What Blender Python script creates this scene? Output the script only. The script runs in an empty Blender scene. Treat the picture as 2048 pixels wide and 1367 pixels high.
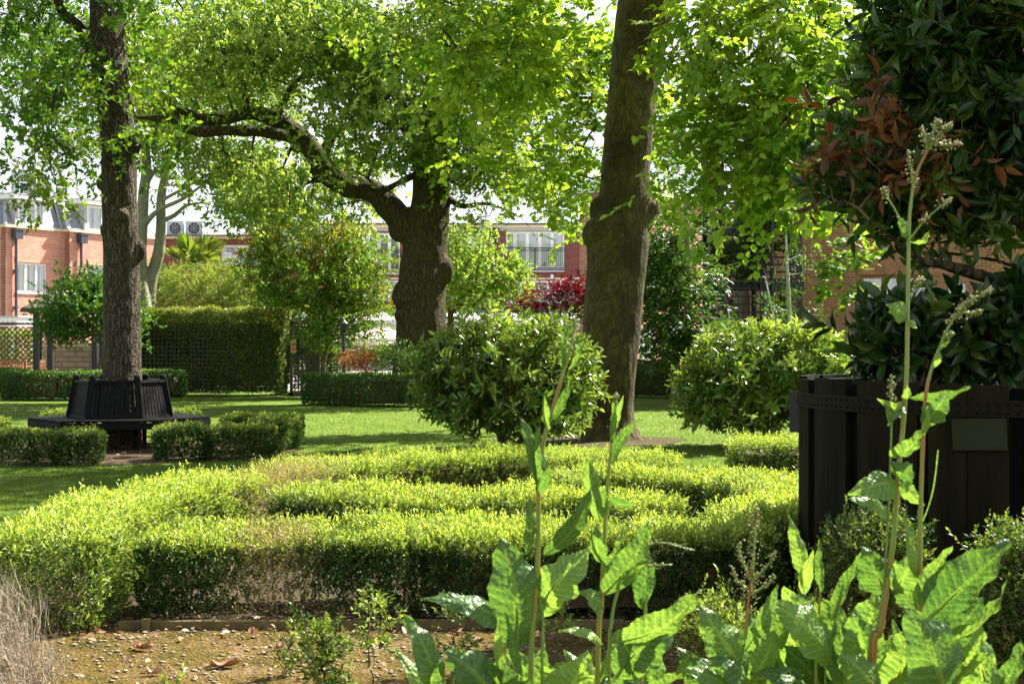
import bpy, bmesh, math
import numpy as np
from mathutils import Vector, Matrix
R = math.radians
RS = np.random.RandomState(7)
scn = bpy.context.scene
COL = scn.collection

# ------------------------------------------------------------------ camera
S = 2844.0                      # pixels per unit slope in the 2048 px wide photograph
CX, CY, EYE = 1024.0, 683.5, 1.5
cam_d = bpy.data.cameras.new('camera'); cam = bpy.data.objects.new('camera', cam_d); COL.objects.link(cam)
cam.location = (0, 0, EYE); cam.rotation_euler = (R(90), 0, 0)
cam_d.sensor_width = 36; cam_d.lens = 50.0; cam_d.clip_end = 2000; cam_d.clip_start = 0.1
cam_d.dof.use_dof = True; cam_d.dof.focus_distance = 12; cam_d.dof.aperture_fstop = 13
scn.camera = cam

# ------------------------------------------------------------------ light
SUN_AZ, SUN_EL = R(50), R(49)   # azimuth clockwise from +Y (towards +X)
SUN = Vector((math.sin(SUN_AZ)*math.cos(SUN_EL), math.cos(SUN_AZ)*math.cos(SUN_EL), math.sin(SUN_EL)))
w = bpy.data.worlds.new('World'); scn.world = w; w.use_nodes = True
nt = w.node_tree; bgn = nt.nodes['Background']
sky = nt.nodes.new('ShaderNodeTexSky'); sky.sky_type = 'NISHITA'; sky.sun_disc = False
sky.sun_elevation = SUN_EL; sky.sun_rotation = SUN_AZ
sky.air_density = 1.0; sky.dust_density = 2.0; sky.ozone_density = 1.0
# bright thin haze low in the sky, thinning out overhead
tcw = nt.nodes.new('ShaderNodeTexCoord'); sxw = nt.nodes.new('ShaderNodeSeparateXYZ'); nt.links.new(tcw.outputs['Generated'], sxw.inputs[0])
mrw = nt.nodes.new('ShaderNodeMapRange'); mrw.inputs['From Min'].default_value = 0.25; mrw.inputs['From Max'].default_value = 0.75
mrw.inputs['To Min'].default_value = 0.85; mrw.inputs['To Max'].default_value = 0.08; nt.links.new(sxw.outputs[2], mrw.inputs['Value'])
mxw = nt.nodes.new('ShaderNodeMix'); mxw.data_type = 'RGBA'; mxw.inputs['B'].default_value = (6.6, 6.8, 7.2, 1)
nt.links.new(mrw.outputs[0], mxw.inputs['Factor']); nt.links.new(sky.outputs[0], mxw.inputs['A'])
nt.links.new(mxw.outputs['Result'], bgn.inputs[0]); bgn.inputs[1].default_value = 0.052
sl = bpy.data.lights.new('sun', 'SUN'); sl.energy = 5.0; sl.angle = R(0.5); sl.color = (1.0, 0.95, 0.86)
so = bpy.data.objects.new('sun', sl); COL.objects.link(so)
so.rotation_euler = SUN.to_track_quat('Z', 'Y').to_euler()
scn.view_settings.view_transform = 'Standard'; scn.view_settings.look = 'None'
scn.view_settings.exposure = 1.95; scn.view_settings.gamma = 1.0
cy = scn.cycles
cy.use_denoising = True
cy.max_bounces = 7; cy.diffuse_bounces = 4; cy.glossy_bounces = 2; cy.transmission_bounces = 5; cy.transparent_max_bounces = 6
cy.sample_clamp_indirect = 6
cy.caustics_reflective = False; cy.caustics_refractive = False

def P(px, py, D): return np.array([(px-CX)/S*D, D, EYE-(py-CY)/S*D])
def G(px, py):
    D = EYE*S/(py-CY); return np.array([(px-CX)/S*D, D, 0.0])

# ------------------------------------------------------------------ materials
def new_mat(name):
    m = bpy.data.materials.new(name); m.use_nodes = True
    n = m.node_tree.nodes; n.clear()
    out = n.new('ShaderNodeOutputMaterial')
    return m, n, m.node_tree.links, out
def ramp(n, stops):
    r = n.new('ShaderNodeValToRGB'); e = r.color_ramp.elements
    while len(e) < len(stops): e.new(0.5)
    for k, (p, c) in enumerate(stops):
        e[k].position = p; e[k].color = (*c, 1)
    return r
def plain(name, col, rough=0.6, metal=0.0, var=0.15, scale=8, bump=0.0, spec=0.5, streak=False):
    m, n, l, out = new_mat(name)
    b = n.new('ShaderNodeBsdfPrincipled'); b.inputs['Roughness'].default_value = rough; b.inputs['Metallic'].default_value = metal
    b.inputs['Specular IOR Level'].default_value = spec
    tc = n.new('ShaderNodeTexCoord'); mp = n.new('ShaderNodeMapping'); l.new(tc.outputs['Object'], mp.inputs[0])
    if streak: mp.inputs['Scale'].default_value = (1, 1, 0.12)
    nz = n.new('ShaderNodeTexNoise'); nz.inputs['Scale'].default_value = scale; nz.inputs['Detail'].default_value = 5
    l.new(mp.outputs[0], nz.inputs['Vector'])
    c = np.array(col)
    r = ramp(n, [(0.3, tuple(c*(1-var))), (0.7, tuple(np.minimum(c*(1+var), 1)))])
    l.new(nz.outputs[0], r.inputs[0]); l.new(r.outputs[0], b.inputs['Base Color'])
    if bump:
        bp = n.new('ShaderNodeBump'); bp.inputs['Strength'].default_value = bump; bp.inputs['Distance'].default_value = 0.02
        l.new(nz.outputs[0], bp.inputs['Height']); l.new(bp.outputs[0], b.inputs['Normal'])
    l.new(b.outputs[0], out.inputs[0]); return m
def leaf_mat(name, old, new, trans=0.45, tcol=None, rough=0.45, spec=0.4, dry=None, tb=1.6):
    """leaf: reflecting face + light passing through; 'age' goes from old to new growth, 'rnd' varies leaf by leaf"""
    m, n, l, out = new_mat(name)
    ag = n.new('ShaderNodeAttribute'); ag.attribute_name = 'age'
    rn = n.new('ShaderNodeAttribute'); rn.attribute_name = 'rnd'
    mx = n.new('ShaderNodeMix'); mx.data_type = 'RGBA'
    mx.inputs['A'].default_value = (*old, 1); mx.inputs['B'].default_value = (*new, 1)
    l.new(ag.outputs['Fac'], mx.inputs['Factor'])
    hv = n.new('ShaderNodeHueSaturation')
    ma = n.new('ShaderNodeMapRange'); ma.inputs['To Min'].default_value = 0.65; ma.inputs['To Max'].default_value = 1.35
    l.new(rn.outputs['Fac'], ma.inputs['Value']); l.new(ma.outputs[0], hv.inputs['Value'])
    mh = n.new('ShaderNodeMapRange'); mh.inputs['To Min'].default_value = 0.515; mh.inputs['To Max'].default_value = 0.485
    l.new(rn.outputs['Fac'], mh.inputs['Value']); l.new(mh.outputs[0], hv.inputs['Hue'])
    l.new(mx.outputs['Result'], hv.inputs['Color'])
    col = hv.outputs[0]
    if dry:
        dr = n.new('ShaderNodeAttribute'); dr.attribute_name = 'dry'
        m2 = n.new('ShaderNodeMix'); m2.data_type = 'RGBA'; m2.inputs['B'].default_value = (*dry, 1)
        l.new(dr.outputs['Fac'], m2.inputs['Factor']); l.new(col, m2.inputs['A']); col = m2.outputs['Result']
    b = n.new('ShaderNodeBsdfPrincipled'); b.inputs['Roughness'].default_value = rough; b.inputs['Specular IOR Level'].default_value = spec
    l.new(col, b.inputs['Base Color'])
    t = n.new('ShaderNodeBsdfTranslucent')
    g = n.new('ShaderNodeMix'); g.data_type = 'RGBA'; g.blend_type = 'MULTIPLY'; g.inputs['Factor'].default_value = 1
    tc = tcol or (1.22*tb/1.6, 1.2*tb/1.6, 0.55)
    g.inputs['B'].default_value = (*tc, 1); l.new(col, g.inputs['A']); l.new(g.outputs['Result'], t.inputs[0])
    ms = n.new('ShaderNodeMixShader'); ms.inputs[0].default_value = trans
    l.new(b.outputs[0], ms.inputs[1]); l.new(t.outputs[0], ms.inputs[2]); l.new(ms.outputs[0], out.inputs[0])
    return m
def bark_mat(name, c1, c2, green, ridge=1.0, sc=9.0, stretch=0.16, gamt=0.5, rough=0.85):
    m, n, l, out = new_mat(name)
    tc = n.new('ShaderNodeTexCoord'); mp = n.new('ShaderNodeMapping'); mp.inputs['Scale'].default_value = (1, 1, stretch)
    l.new(tc.outputs['Object'], mp.inputs[0])
    vo = n.new('ShaderNodeTexVoronoi'); vo.feature = 'DISTANCE_TO_EDGE'; vo.inputs['Scale'].default_value = sc*1.8
    wz = n.new('ShaderNodeTexNoise'); wz.inputs['Scale'].default_value = 7; wz.inputs['Detail'].default_value = 3
    l.new(tc.outputs['Object'], wz.inputs['Vector'])
    va = n.new('ShaderNodeVectorMath'); va.operation = 'MULTIPLY_ADD'; va.inputs[1].default_value = (.12, .12, .12)
    l.new(wz.outputs['Color'], va.inputs[0]); l.new(mp.outputs[0], va.inputs[2]); l.new(va.outputs[0], vo.inputs['Vector'])
    nz = n.new('ShaderNodeTexNoise'); nz.inputs['Scale'].default_value = sc*2.2; nz.inputs['Detail'].default_value = 6; nz.inputs['Roughness'].default_value = 0.65
    l.new(mp.outputs[0], nz.inputs['Vector'])
    mr = n.new('ShaderNodeMapRange'); mr.inputs['From Max'].default_value = 0.25; l.new(vo.outputs['Distance'], mr.inputs['Value'])
    ad = n.new('ShaderNodeMath'); ad.operation = 'MULTIPLY_ADD'; ad.inputs[1].default_value = ridge
    l.new(mr.outputs[0], ad.inputs[0]); l.new(nz.outputs[0], ad.inputs[2])
    bp = n.new('ShaderNodeBump'); bp.inputs['Strength'].default_value = 0.9; bp.inputs['Distance'].default_value = 0.045 if ridge > .5 else 0.02
    l.new(ad.outputs[0], bp.inputs['Height'])
    r = ramp(n, [(0.25, c1), (0.8, c2)])
    hm = n.new('ShaderNodeMath'); hm.operation = 'MULTIPLY'; hm.inputs[1].default_value = 0.6 if ridge > .5 else 1.0
    l.new(ad.outputs[0], hm.inputs[0]); l.new(hm.outputs[0], r.inputs[0])
    gz = n.new('ShaderNodeTexNoise'); gz.inputs['Scale'].default_value = 1.6; gz.inputs['Detail'].default_value = 7; gz.inputs['Roughness'].default_value = .7
    l.new(tc.outputs['Object'], gz.inputs['Vector'])
    gm = n.new('ShaderNodeMapRange'); gm.inputs['From Min'].default_value = 0.4; gm.inputs['From Max'].default_value = 0.62; gm.inputs['To Max'].default_value = gamt
    l.new(gz.outputs[0], gm.inputs['Value'])
    mx = n.new('ShaderNodeMix'); mx.data_type = 'RGBA'; mx.inputs['B'].default_value = (*green, 1)
    l.new(gm.outputs[0], mx.inputs['Factor']); l.new(r.outputs[0], mx.inputs['A'])
    sp = n.new('ShaderNodeTexNoise'); sp.inputs['Scale'].default_value = 45; sp.inputs['Detail'].default_value = 2
    l.new(tc.outputs['Object'], sp.inputs['Vector'])
    sm = n.new('ShaderNodeMapRange'); sm.inputs['From Min'].default_value = 0.68; sm.inputs['From Max'].default_value = 0.74; sm.inputs['To Max'].default_value = 0.6
    l.new(sp.outputs[0], sm.inputs['Value'])
    mx2 = n.new('ShaderNodeMix'); mx2.data_type = 'RGBA'; mx2.inputs['B'].default_value = (0.26, 0.27, 0.2, 1)
    l.new(sm.outputs[0], mx2.inputs['Factor']); l.new(mx.outputs['Result'], mx2.inputs['A'])
    b = n.new('ShaderNodeBsdfPrincipled'); b.inputs['Roughness'].default_value = rough; b.inputs['Specular IOR Level'].default_value = 0.25
    l.new(mx2.outputs['Result'], b.inputs['Base Color']); l.new(bp.outputs[0], b.inputs['Normal']); l.new(b.outputs[0], out.inputs[0])
    return m
def brick_mat(name, c1, c2, mortar, bw=.225, rh=.075, ms=.009, bump=.4, stain=.3):
    m, n, l, out = new_mat(name)
    tc = n.new('ShaderNodeTexCoord'); sx = n.new('ShaderNodeSeparateXYZ'); l.new(tc.outputs['Object'], sx.inputs[0])
    ad = n.new('ShaderNodeMath'); l.new(sx.outputs[0], ad.inputs[0]); l.new(sx.outputs[1], ad.inputs[1])
    cb = n.new('ShaderNodeCombineXYZ'); l.new(ad.outputs[0], cb.inputs[0]); l.new(sx.outputs[2], cb.inputs[1])
    br = n.new('ShaderNodeTexBrick'); br.inputs['Scale'].default_value = 1; br.inputs['Brick Width'].default_value = bw
    br.inputs['Row Height'].default_value = rh; br.inputs['Mortar Size'].default_value = ms; br.inputs['Mortar Smooth'].default_value = .2
    br.inputs['Color1'].default_value = (*c1, 1); br.inputs['Color2'].default_value = (*c2, 1); br.inputs['Mortar'].default_value = (*mortar, 1)
    br.inputs['Bias'].default_value = -.1
    l.new(cb.outputs[0], br.inputs['Vector'])
    nz = n.new('ShaderNodeTexNoise'); nz.inputs['Scale'].default_value = 1.2; nz.inputs['Detail'].default_value = 8; nz.inputs['Roughness'].default_value = .7
    l.new(tc.outputs['Object'], nz.inputs['Vector'])
    mr = n.new('ShaderNodeMapRange'); mr.inputs['To Min'].default_value = 1-stain; mr.inputs['To Max'].default_value = 1+stain
    l.new(nz.outputs[0], mr.inputs['Value'])
    hv = n.new('ShaderNodeHueSaturation'); l.new(mr.outputs[0], hv.inputs['Value']); l.new(br.outputs['Color'], hv.inputs['Color'])
    bp = n.new('ShaderNodeBump'); bp.inputs['Strength'].default_value = bump; bp.inputs['Distance'].default_value = .01; bp.invert = True
    l.new(br.outputs['Fac'], bp.inputs['Height'])
    b = n.new('ShaderNodeBsdfPrincipled'); b.inputs['Roughness'].default_value = .85
    l.new(hv.outputs[0], b.inputs['Base Color']); l.new(bp.outputs[0], b.inputs['Normal']); l.new(b.outputs[0], out.inputs[0])
    return m
def glass_mat(name, tint=(.75, .85, .85), mix=.35):
    m, n, l, out = new_mat(name)
    t = n.new('ShaderNodeBsdfTransparent'); t.inputs[0].default_value = (*tint, 1)
    g = n.new('ShaderNodeBsdfGlossy'); g.inputs['Roughness'].default_value = .03
    ms = n.new('ShaderNodeMixShader'); ms.inputs[0].default_value = mix
    l.new(t.outputs[0], ms.inputs[1]); l.new(g.outputs[0], ms.inputs[2]); l.new(ms.outputs[0], out.inputs[0]); return m
def ground_mat(name, kind):
    m, n, l, out = new_mat(name)
    tc = n.new('ShaderNodeTexCoord')
    def noise(sc, det=6, ro=.6, src=None):
        z = n.new('ShaderNodeTexNoise'); z.inputs['Scale'].default_value = sc; z.inputs['Detail'].default_value = det; z.inputs['Roughness'].default_value = ro
        l.new(src or tc.outputs['Object'], z.inputs['Vector']); return z
    b = n.new('ShaderNodeBsdfPrincipled'); b.inputs['Roughness'].default_value = .9; b.inputs['Specular IOR Level'].default_value = .15
    bp = n.new('ShaderNodeBump')
    if kind == 'lawn':
        a = noise(1.1, 5); f = noise(60, 4, .8)
        r = ramp(n, [(0.3, (.075, .125, .010)), (0.55, (.10, .16, .014)), (0.75, (.14, .185, .024))])
        l.new(a.outputs[0], r.inputs[0])
        mx = n.new('ShaderNodeMix'); mx.data_type = 'RGBA'; mx.blend_type = 'MULTIPLY'; mx.inputs['Factor'].default_value = .8
        r2 = ramp(n, [(0.3, (.35, .35, .35)), (0.7, (1.5, 1.5, 1.3))]); l.new(f.outputs[0], r2.inputs[0])
        l.new(r.outputs[0], mx.inputs['A']); l.new(r2.outputs[0], mx.inputs['B'])
        l.new(mx.outputs['Result'], b.inputs['Base Color'])
        bp.inputs['Strength'].default_value = .6; bp.inputs['Distance'].default_value = .03; l.new(f.outputs[0], bp.inputs['Height'])
    elif kind == 'moss':
        a = noise(3.5, 6, .7); f = noise(90, 6, .8)
        r = ramp(n, [(0.36, (.055, .055, .008)), (0.48, (.12, .085, .013)), (0.57, (.15, .10, .03)), (0.70, (.24, .19, .12))])
        l.new(a.outputs[0], r.inputs[0])
        vo = n.new('ShaderNodeTexVoronoi'); vo.inputs['Scale'].default_value = 70; l.new(tc.outputs['Object'], vo.inputs['Vector'])
        r2 = ramp(n, [(0.2, (.55, .5, .4)), (0.75, (1.5, 1.45, 1.35))]); l.new(vo.outputs['Color'], r2.inputs[0])
        mx = n.new('ShaderNodeMix'); mx.data_type = 'RGBA'; mx.blend_type = 'MULTIPLY'; mx.inputs['Factor'].default_value = .75
        l.new(r.outputs[0], mx.inputs['A']); l.new(r2.outputs[0], mx.inputs['B']); l.new(mx.outputs['Result'], b.inputs['Base Color'])
        ad = n.new('ShaderNodeMath'); l.new(vo.outputs['Distance'], ad.inputs[0]); l.new(f.outputs[0], ad.inputs[1])
        bp.inputs['Strength'].default_value = .9; bp.inputs['Distance'].default_value = .02; l.new(ad.outputs[0], bp.inputs['Height'])
    else:
        f = noise(40, 8, .8); r = ramp(n, [(0.3, (.03, .022, .012)), (0.55, (.085, .06, .032)), (0.75, (.18, .13, .075))])
        l.new(f.outputs[0], r.inputs[0]); l.new(r.outputs[0], b.inputs['Base Color'])
        bp.inputs['Strength'].default_value = .9; bp.inputs['Distance'].default_value = .03; l.new(f.outputs[0], bp.inputs['Height'])
    l.new(bp.outputs[0], b.inputs['Normal']); l.new(b.outputs[0], out.inputs[0]); return m

M = {}
M['lawn'] = ground_mat('lawn_turf', 'lawn'); M['moss'] = ground_mat('mossy_gravel', 'moss'); M['soil'] = ground_mat('bark_mulch', 'soil')
M['grass'] = leaf_mat('grass_blades', (.085, .15, .010), (.15, .23, .025), trans=.45)
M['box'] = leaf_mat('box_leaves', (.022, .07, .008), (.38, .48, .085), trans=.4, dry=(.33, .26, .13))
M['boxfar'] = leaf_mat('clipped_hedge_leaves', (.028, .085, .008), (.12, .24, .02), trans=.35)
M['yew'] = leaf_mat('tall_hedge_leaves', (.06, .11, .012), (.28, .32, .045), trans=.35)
M['oak'] = leaf_mat('oak_leaves', (.10, .21, .025), (.40, .50, .12), trans=.5)
M['ash'] = leaf_mat('young_oak_leaves', (.07, .17, .014), (.24, .33, .03), trans=.5)
M['beech'] = leaf_mat('beech_leaves', (.13, .26, .02), (.37, .48, .07), trans=.6, rough=.5)
M['laurel'] = leaf_mat('glossy_shrub_leaves', (.09, .16, .022), (.36, .46, .09), trans=.36, rough=.25, spec=.5)
M['bay'] = leaf_mat('bay_leaves', (.022, .058, .010), (.16, .28, .035), trans=.3, rough=.28, spec=.5)
M['brownleaf'] = leaf_mat('dead_brown_leaves', (.11, .05, .018), (.28, .12, .04), trans=.3, tcol=(1.5, .9, .4))
M['darkleaf'] = leaf_mat('dark_evergreen_leaves', (.03, .08, .01), (.09, .17, .02), trans=.4)
M['midleaf'] = leaf_mat('mid_green_leaves', (.05, .14, .012), (.13, .27, .02), trans=.45)
M['lightleaf'] = leaf_mat('yellow_green_leaves', (.11, .22, .025), (.30, .42, .08), trans=.5)
M['bamboo'] = leaf_mat('bamboo_leaves', (.11, .18, .025), (.28, .33, .06), trans=.5)
M['palm'] = leaf_mat('palm_fronds', (.12, .2, .03), (.3, .34, .06), trans=.35)
M['photinia'] = leaf_mat('photinia_leaves', (.13, .25, .03), (.60, .24, .06), trans=.45, tcol=(1.4, 1.2, .5))
M['redmaple'] = leaf_mat('crimson_maple_leaves', (.06, .007, .010), (.18, .012, .022), trans=.45, tcol=(1.8, .5, .5))
M['heath'] = leaf_mat('rusty_shrub_leaves', (.16, .10, .02), (.5, .16, .05), trans=.4, tcol=(1.4, 1.0, .5))
M['ivy'] = leaf_mat('ivy_leaves', (.03, .08, .01), (.10, .19, .02), trans=.4)
M['dock'] = leaf_mat('dock_leaves', (.07, .155, .05), (.20, .32, .07), trans=.45, rough=.36, spec=.55, tb=1.75)
_m = M['dock'].node_tree; _n = _m.nodes; _b = [x for x in _n if x.type == 'BSDF_PRINCIPLED'][0]
_t = _n.new('ShaderNodeTexCoord'); _v = _n.new('ShaderNodeTexVoronoi'); _v.feature = 'SMOOTH_F1'; _v.inputs['Scale'].default_value = 130
_bp = _n.new('ShaderNodeBump'); _bp.inputs['Strength'].default_value = .6; _bp.inputs['Distance'].default_value = .006; _bp.invert = True
_m.links.new(_t.outputs['Object'], _v.inputs['Vector']); _m.links.new(_v.outputs['Distance'], _bp.inputs['Height']); _m.links.new(_bp.outputs[0], _b.inputs['Normal'])
_tr = [x for x in _n if x.type == 'BSDF_TRANSLUCENT'][0]; _m.links.new(_bp.outputs[0], _tr.inputs['Normal'])
M['dockflower'] = leaf_mat('dock_flowers', (.22, .29, .08), (.40, .33, .15), trans=.35, tcol=(1.2, 1.1, .6))
M['drystem'] = plain('dry_twigs', (.33, .27, .20), .9, var=.35, scale=20)
M['twig'] = plain('brown_twigs', (.12, .075, .035), .85, var=.3, scale=20)
M['boxstem'] = plain('box_stems', (.20, .15, .08), .85, var=.3, scale=25)
M['oakbark'] = bark_mat('oak_bark', (.016, .012, .005), (.095, .066, .028), (.055, .058, .010), 1.0, 9, .16, .55)
M['leftbark'] = bark_mat('ridged_bark', (.018, .014, .008), (.12, .092, .055), (.055, .058, .022), 1.0, 12, .16, .35)
M['beechbark'] = bark_mat('smooth_mossy_bark', (.018, .016, .005), (.10, .085, .022), (.028, .019, .006), .34, 6, .4, .95)
M['greybark'] = bark_mat('grey_bark', (.15, .14, .10), (.30, .28, .21), (.16, .17, .08), .2, 6, .4, .5)
M['birchbark'] = bark_mat('birch_bark', (.35, .34, .28), (.62, .6, .52), (.2, .22, .12), .1, 8, 2.0, .4)
M['stemgreen'] = plain('green_stem', (.16, .24, .04), .45, var=.2, scale=14, streak=True)
M['stemred'] = plain('reddish_stem', (.3, .15, .04), .4, scale=38, streak=True)
_r = [x for x in M['stemred'].node_tree.nodes if x.type == 'VALTORGB'][0].color_ramp.elements
_r[0].color = (.20, .26, .045, 1); _r[0].position = .47; _r[1].color = (.36, .10, .03, 1); _r[1].position = .66
M['orangebrick'] = brick_mat('orange_red_brick', (.46, .16, .095), (.60, .26, .17), (.55, .42, .34))
M['redbrick'] = brick_mat('dark_red_brick', (.17, .036, .024), (.25, .062, .042), (.21, .14, .115))
M['buffbrick'] = brick_mat('brown_brick', (.27, .095, .045), (.38, .15, .075), (.36, .25, .14), .235, .078, .011)
M['stonewall'] = brick_mat('buff_stone_blocks', (.30, .24, .15), (.42, .34, .22), (.16, .12, .08), .45, .17, .015)
M['slate'] = brick_mat('roof_slates', (.20, .225, .26), (.27, .29, .32), (.10, .11, .13), .3, .2, .008, .5, .25)
M['lead'] = plain('lead_sheet', (.42, .43, .45), .5, var=.12)
M['cream'] = plain('cream_stone', (.66, .54, .36), .8, var=.1)
M['white'] = plain('white_paint', (.80, .80, .78), .4, var=.04)
M['curtain'] = plain('curtain_cloth', (.66, .66, .60), .9, var=.08)
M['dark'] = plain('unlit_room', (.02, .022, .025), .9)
M['glass'] = glass_mat('window_glass')
M['blackiron'] = plain('black_iron', (.018, .018, .02), .45, var=.2)
M['pipe'] = plain('dark_grey_pipe', (.045, .05, .07), .4, var=.15)
M['galv'] = plain('white_metal', (.62, .65, .68), .4, var=.08)
M['acgrey'] = plain('pale_grey_casing', (.50, .55, .58), .5, var=.06)
M['benchwood'] = plain('black_stained_wood', (.006, .0055, .0055), .6, spec=.12, var=.4, scale=14, bump=.3)
M['planterwood'] = plain('dark_stained_planks', (.010, .009, .003), .85, spec=.12, var=.5, scale=10, bump=.5, streak=True)
M['plantergap'] = plain('dark_plank_gap', (.004, .004, .004), .85, spec=.1, var=.3)
M['strap'] = plain('dull_steel_strap', (.009, .008, .003), .7, spec=.14, metal=.1, var=.2)
M['brass'] = plain('tarnished_plate', (.016, .018, .006), .6, spec=.2, var=.25, scale=4)
M['rail'] = plain('weathered_timber', (.13, .10, .03), .85, var=.35, scale=12, bump=.4)
M['trelliswood'] = plain('dark_green_trellis', (.05, .045, .022), .8, var=.3)
M['canvas'] = plain('cream_canvas', (.84, .76, .62), .85, var=.04)
M['teak'] = plain('teak_wood', (.30, .14, .06), .7, var=.25)
M['stone'] = plain('pale_pebbles', (.27, .22, .14), .85, var=.4, scale=30)
M['paving'] = plain('paving_slabs', (.20, .185, .16), .85, var=.15, scale=3)
M['signy'] = plain('yellow_sign', (.62, .50, .12), .5, var=.05)
M['signr'] = plain('red_sign_panel', (.50, .10, .06), .5, var=.05)
M['signb'] = plain('sign_blue', (.35, .55, .72), .5, var=.05)
M['thatch'] = plain('brown_shingles', (.10, .08, .055), .9, var=.35, scale=12)

# ------------------------------------------------------------------ object helpers
def link(o, parent=None):
    COL.objects.link(o)
    if parent is not None: o.parent = parent
    return o
def tag(o, label=None, cat=None, group=None, kind=None):
    if label: o['label'] = label
    if cat: o['category'] = cat
    if group: o['group'] = group
    if kind: o['kind'] = kind
    return o
def thing(name, label, cat, loc=(0, 0, 0), rz=0.0, group=None):
    o = bpy.data.objects.new(name, None); link(o); o.location = tuple(float(v) for v in loc); o.rotation_euler = (0, 0, rz)
    o.empty_display_size = .2
    return tag(o, label, cat, group)
def raw(name, V, F, mats, parent=None, attrs=None, loops=None, midx=None, smooth=True, off=None):
    """V (n,3), F (m,k) uniform faces -> one mesh object, fast"""
    V = np.asarray(V, dtype=np.float32); F = np.asarray(F, dtype=np.int32)
    if off is not None: V = V-np.asarray(off, dtype=np.float32)
    me = bpy.data.meshes.new(name)
    me.vertices.add(len(V)); me.vertices.foreach_set('co', V.ravel())
    me.loops.add(F.size); me.loops.foreach_set('vertex_index', F.ravel())
    me.polygons.add(len(F)); me.polygons.foreach_set('loop_start', np.arange(0, F.size, F.shape[1], dtype=np.int32))
    if midx is not None: me.polygons.foreach_set('material_index', np.asarray(midx, dtype=np.int32))
    for k, a in (attrs or {}).items():
        at = me.attributes.new(k, 'FLOAT', 'FACE'); at.data.foreach_set('value', np.asarray(a, dtype=np.float32))
    me.update(calc_edges=True)
    if not smooth: me.shade_flat()
    for mm in (mats if isinstance(mats, (list, tuple)) else [mats]): me.materials.append(mm)
    return link(bpy.data.objects.new(name, me), parent)

class MB:
    """collects boxes, bars and tubes that become one mesh"""
    def __init__(s): s.v = []; s.f = []; s.m = []; s.n = 0
    def add(s, V, F, mi=0):
        s.v += [tuple(map(float, p)) for p in V]; s.f += [tuple(int(i)+s.n for i in f) for f in F]; s.m += [mi]*len(F); s.n += len(V); return s
    def box(s, c, d, rz=0, mi=0, rx=0, ry=0):
        x, y, z = d[0]/2, d[1]/2, d[2]/2
        V = np.array([[-x,-y,-z],[x,-y,-z],[x,y,-z],[-x,y,-z],[-x,-y,z],[x,-y,z],[x,y,z],[-x,y,z]])
        if rz or rx or ry:
            m = np.array((Matrix.Rotation(rz, 3, 'Z') @ Matrix.Rotation(ry, 3, 'Y') @ Matrix.Rotation(rx, 3, 'X'))); V = V @ m.T
        return s.add(V+np.array(c), [(0,3,2,1),(4,5,6,7),(0,1,5,4),(1,2,6,5),(2,3,7,6),(3,0,4,7)], mi)
    def bx(s, x0, x1, y0, y1, z0, z1, mi=0):
        return s.box(((x0+x1)/2, (y0+y1)/2, (z0+z1)/2), (abs(x1-x0), abs(y1-y0), abs(z1-z0)), mi=mi)
    def bar(s, a, b, w, t=None, mi=0, up=(0, 0, 1)):
        a = np.array(a, float); b = np.array(b, float); t = t or w
        y = b-a; y /= np.linalg.norm(y); u = np.array(up, float)
        if abs(u @ y) > .98: u = np.array([0., 1, 0])
        x = np.cross(y, u); x /= np.linalg.norm(x); z = np.cross(x, y)
        V = [p+x*sx*w/2+z*sz*t/2 for p in (a, b) for sx, sz in ((-1,-1),(1,-1),(1,1),(-1,1))]
        return s.add(V, [(0,1,2,3),(7,6,5,4),(0,4,5,1),(1,5,6,2),(2,6,7,3),(3,7,4,0)], mi)
    def tube(s, pts, rad, seg=8, mi=0, cap=True):
        V, F = tube_geo(pts, rad, seg); s.add(V, F, mi)
        if cap:
            n = len(V); b = s.n-n
            s.f += [tuple(b+i for i in reversed(range(seg))), tuple(s.n-seg+i for i in range(seg))]; s.m += [mi]*2
        return s
    def build(s, name, mats, parent=None, smooth=False, bevel=0):
        me = bpy.data.meshes.new(name); me.from_pydata(s.v, [], s.f)
        for mm in (mats if isinstance(mats, (list, tuple)) else [mats]): me.materials.append(mm)
        me.polygons.foreach_set('material_index', s.m)
        if smooth: me.shade_smooth()
        me.update(); o = link(bpy.data.objects.new(name, me), parent)
        if bevel:
            b = o.modifiers.new('bevel', 'BEVEL'); b.width = bevel; b.segments = 2; b.limit_method = 'ANGLE'
        return o
def norm(a): return a/np.maximum(np.linalg.norm(a, axis=-1, keepdims=True), 1e-9)
def tube_geo(pts, rad, seg=6):
    p = np.asarray(pts, float); n = len(p); r = np.broadcast_to(np.asarray(rad, float), (n,))
    t = norm(np.gradient(p, axis=0))
    ref = np.array([.13, 1., .07]) if abs(t[0][1]) < .9 else np.array([1., .1, 0])
    x = norm(np.cross(t, ref)); y = np.cross(t, x)
    a = np.arange(seg)*2*math.pi/seg
    V = p[:, None]+r[:, None, None]*(np.cos(a)[None, :, None]*x[:, None]+np.sin(a)[None, :, None]*y[:, None])
    i = np.arange(n-1)[:, None]*seg; j = np.arange(seg)[None]; k = (j+1) % seg
    F = np.stack([i+j, i+k, i+seg+k, i+seg+j], -1).reshape(-1, 4)
    return V.reshape(-1, 3), F
def catmull(pts, k=8):
    p = np.asarray(pts, float); q = np.vstack([2*p[0]-p[1], p, 2*p[-1]-p[-2]]); out = []
    for i in range(1, len(q)-2):
        t = np.linspace(0, 1, k, endpoint=False)[:, None]
        a, b, c, d = q[i-1], q[i], q[i+1], q[i+2]
        out.append(.5*((2*b)+(-a+c)*t+(2*a-5*b+4*c-d)*t*t+(-a+3*b-3*c+d)*t**3))
    out.append(p[-1:]); return np.vstack(out)
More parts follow.
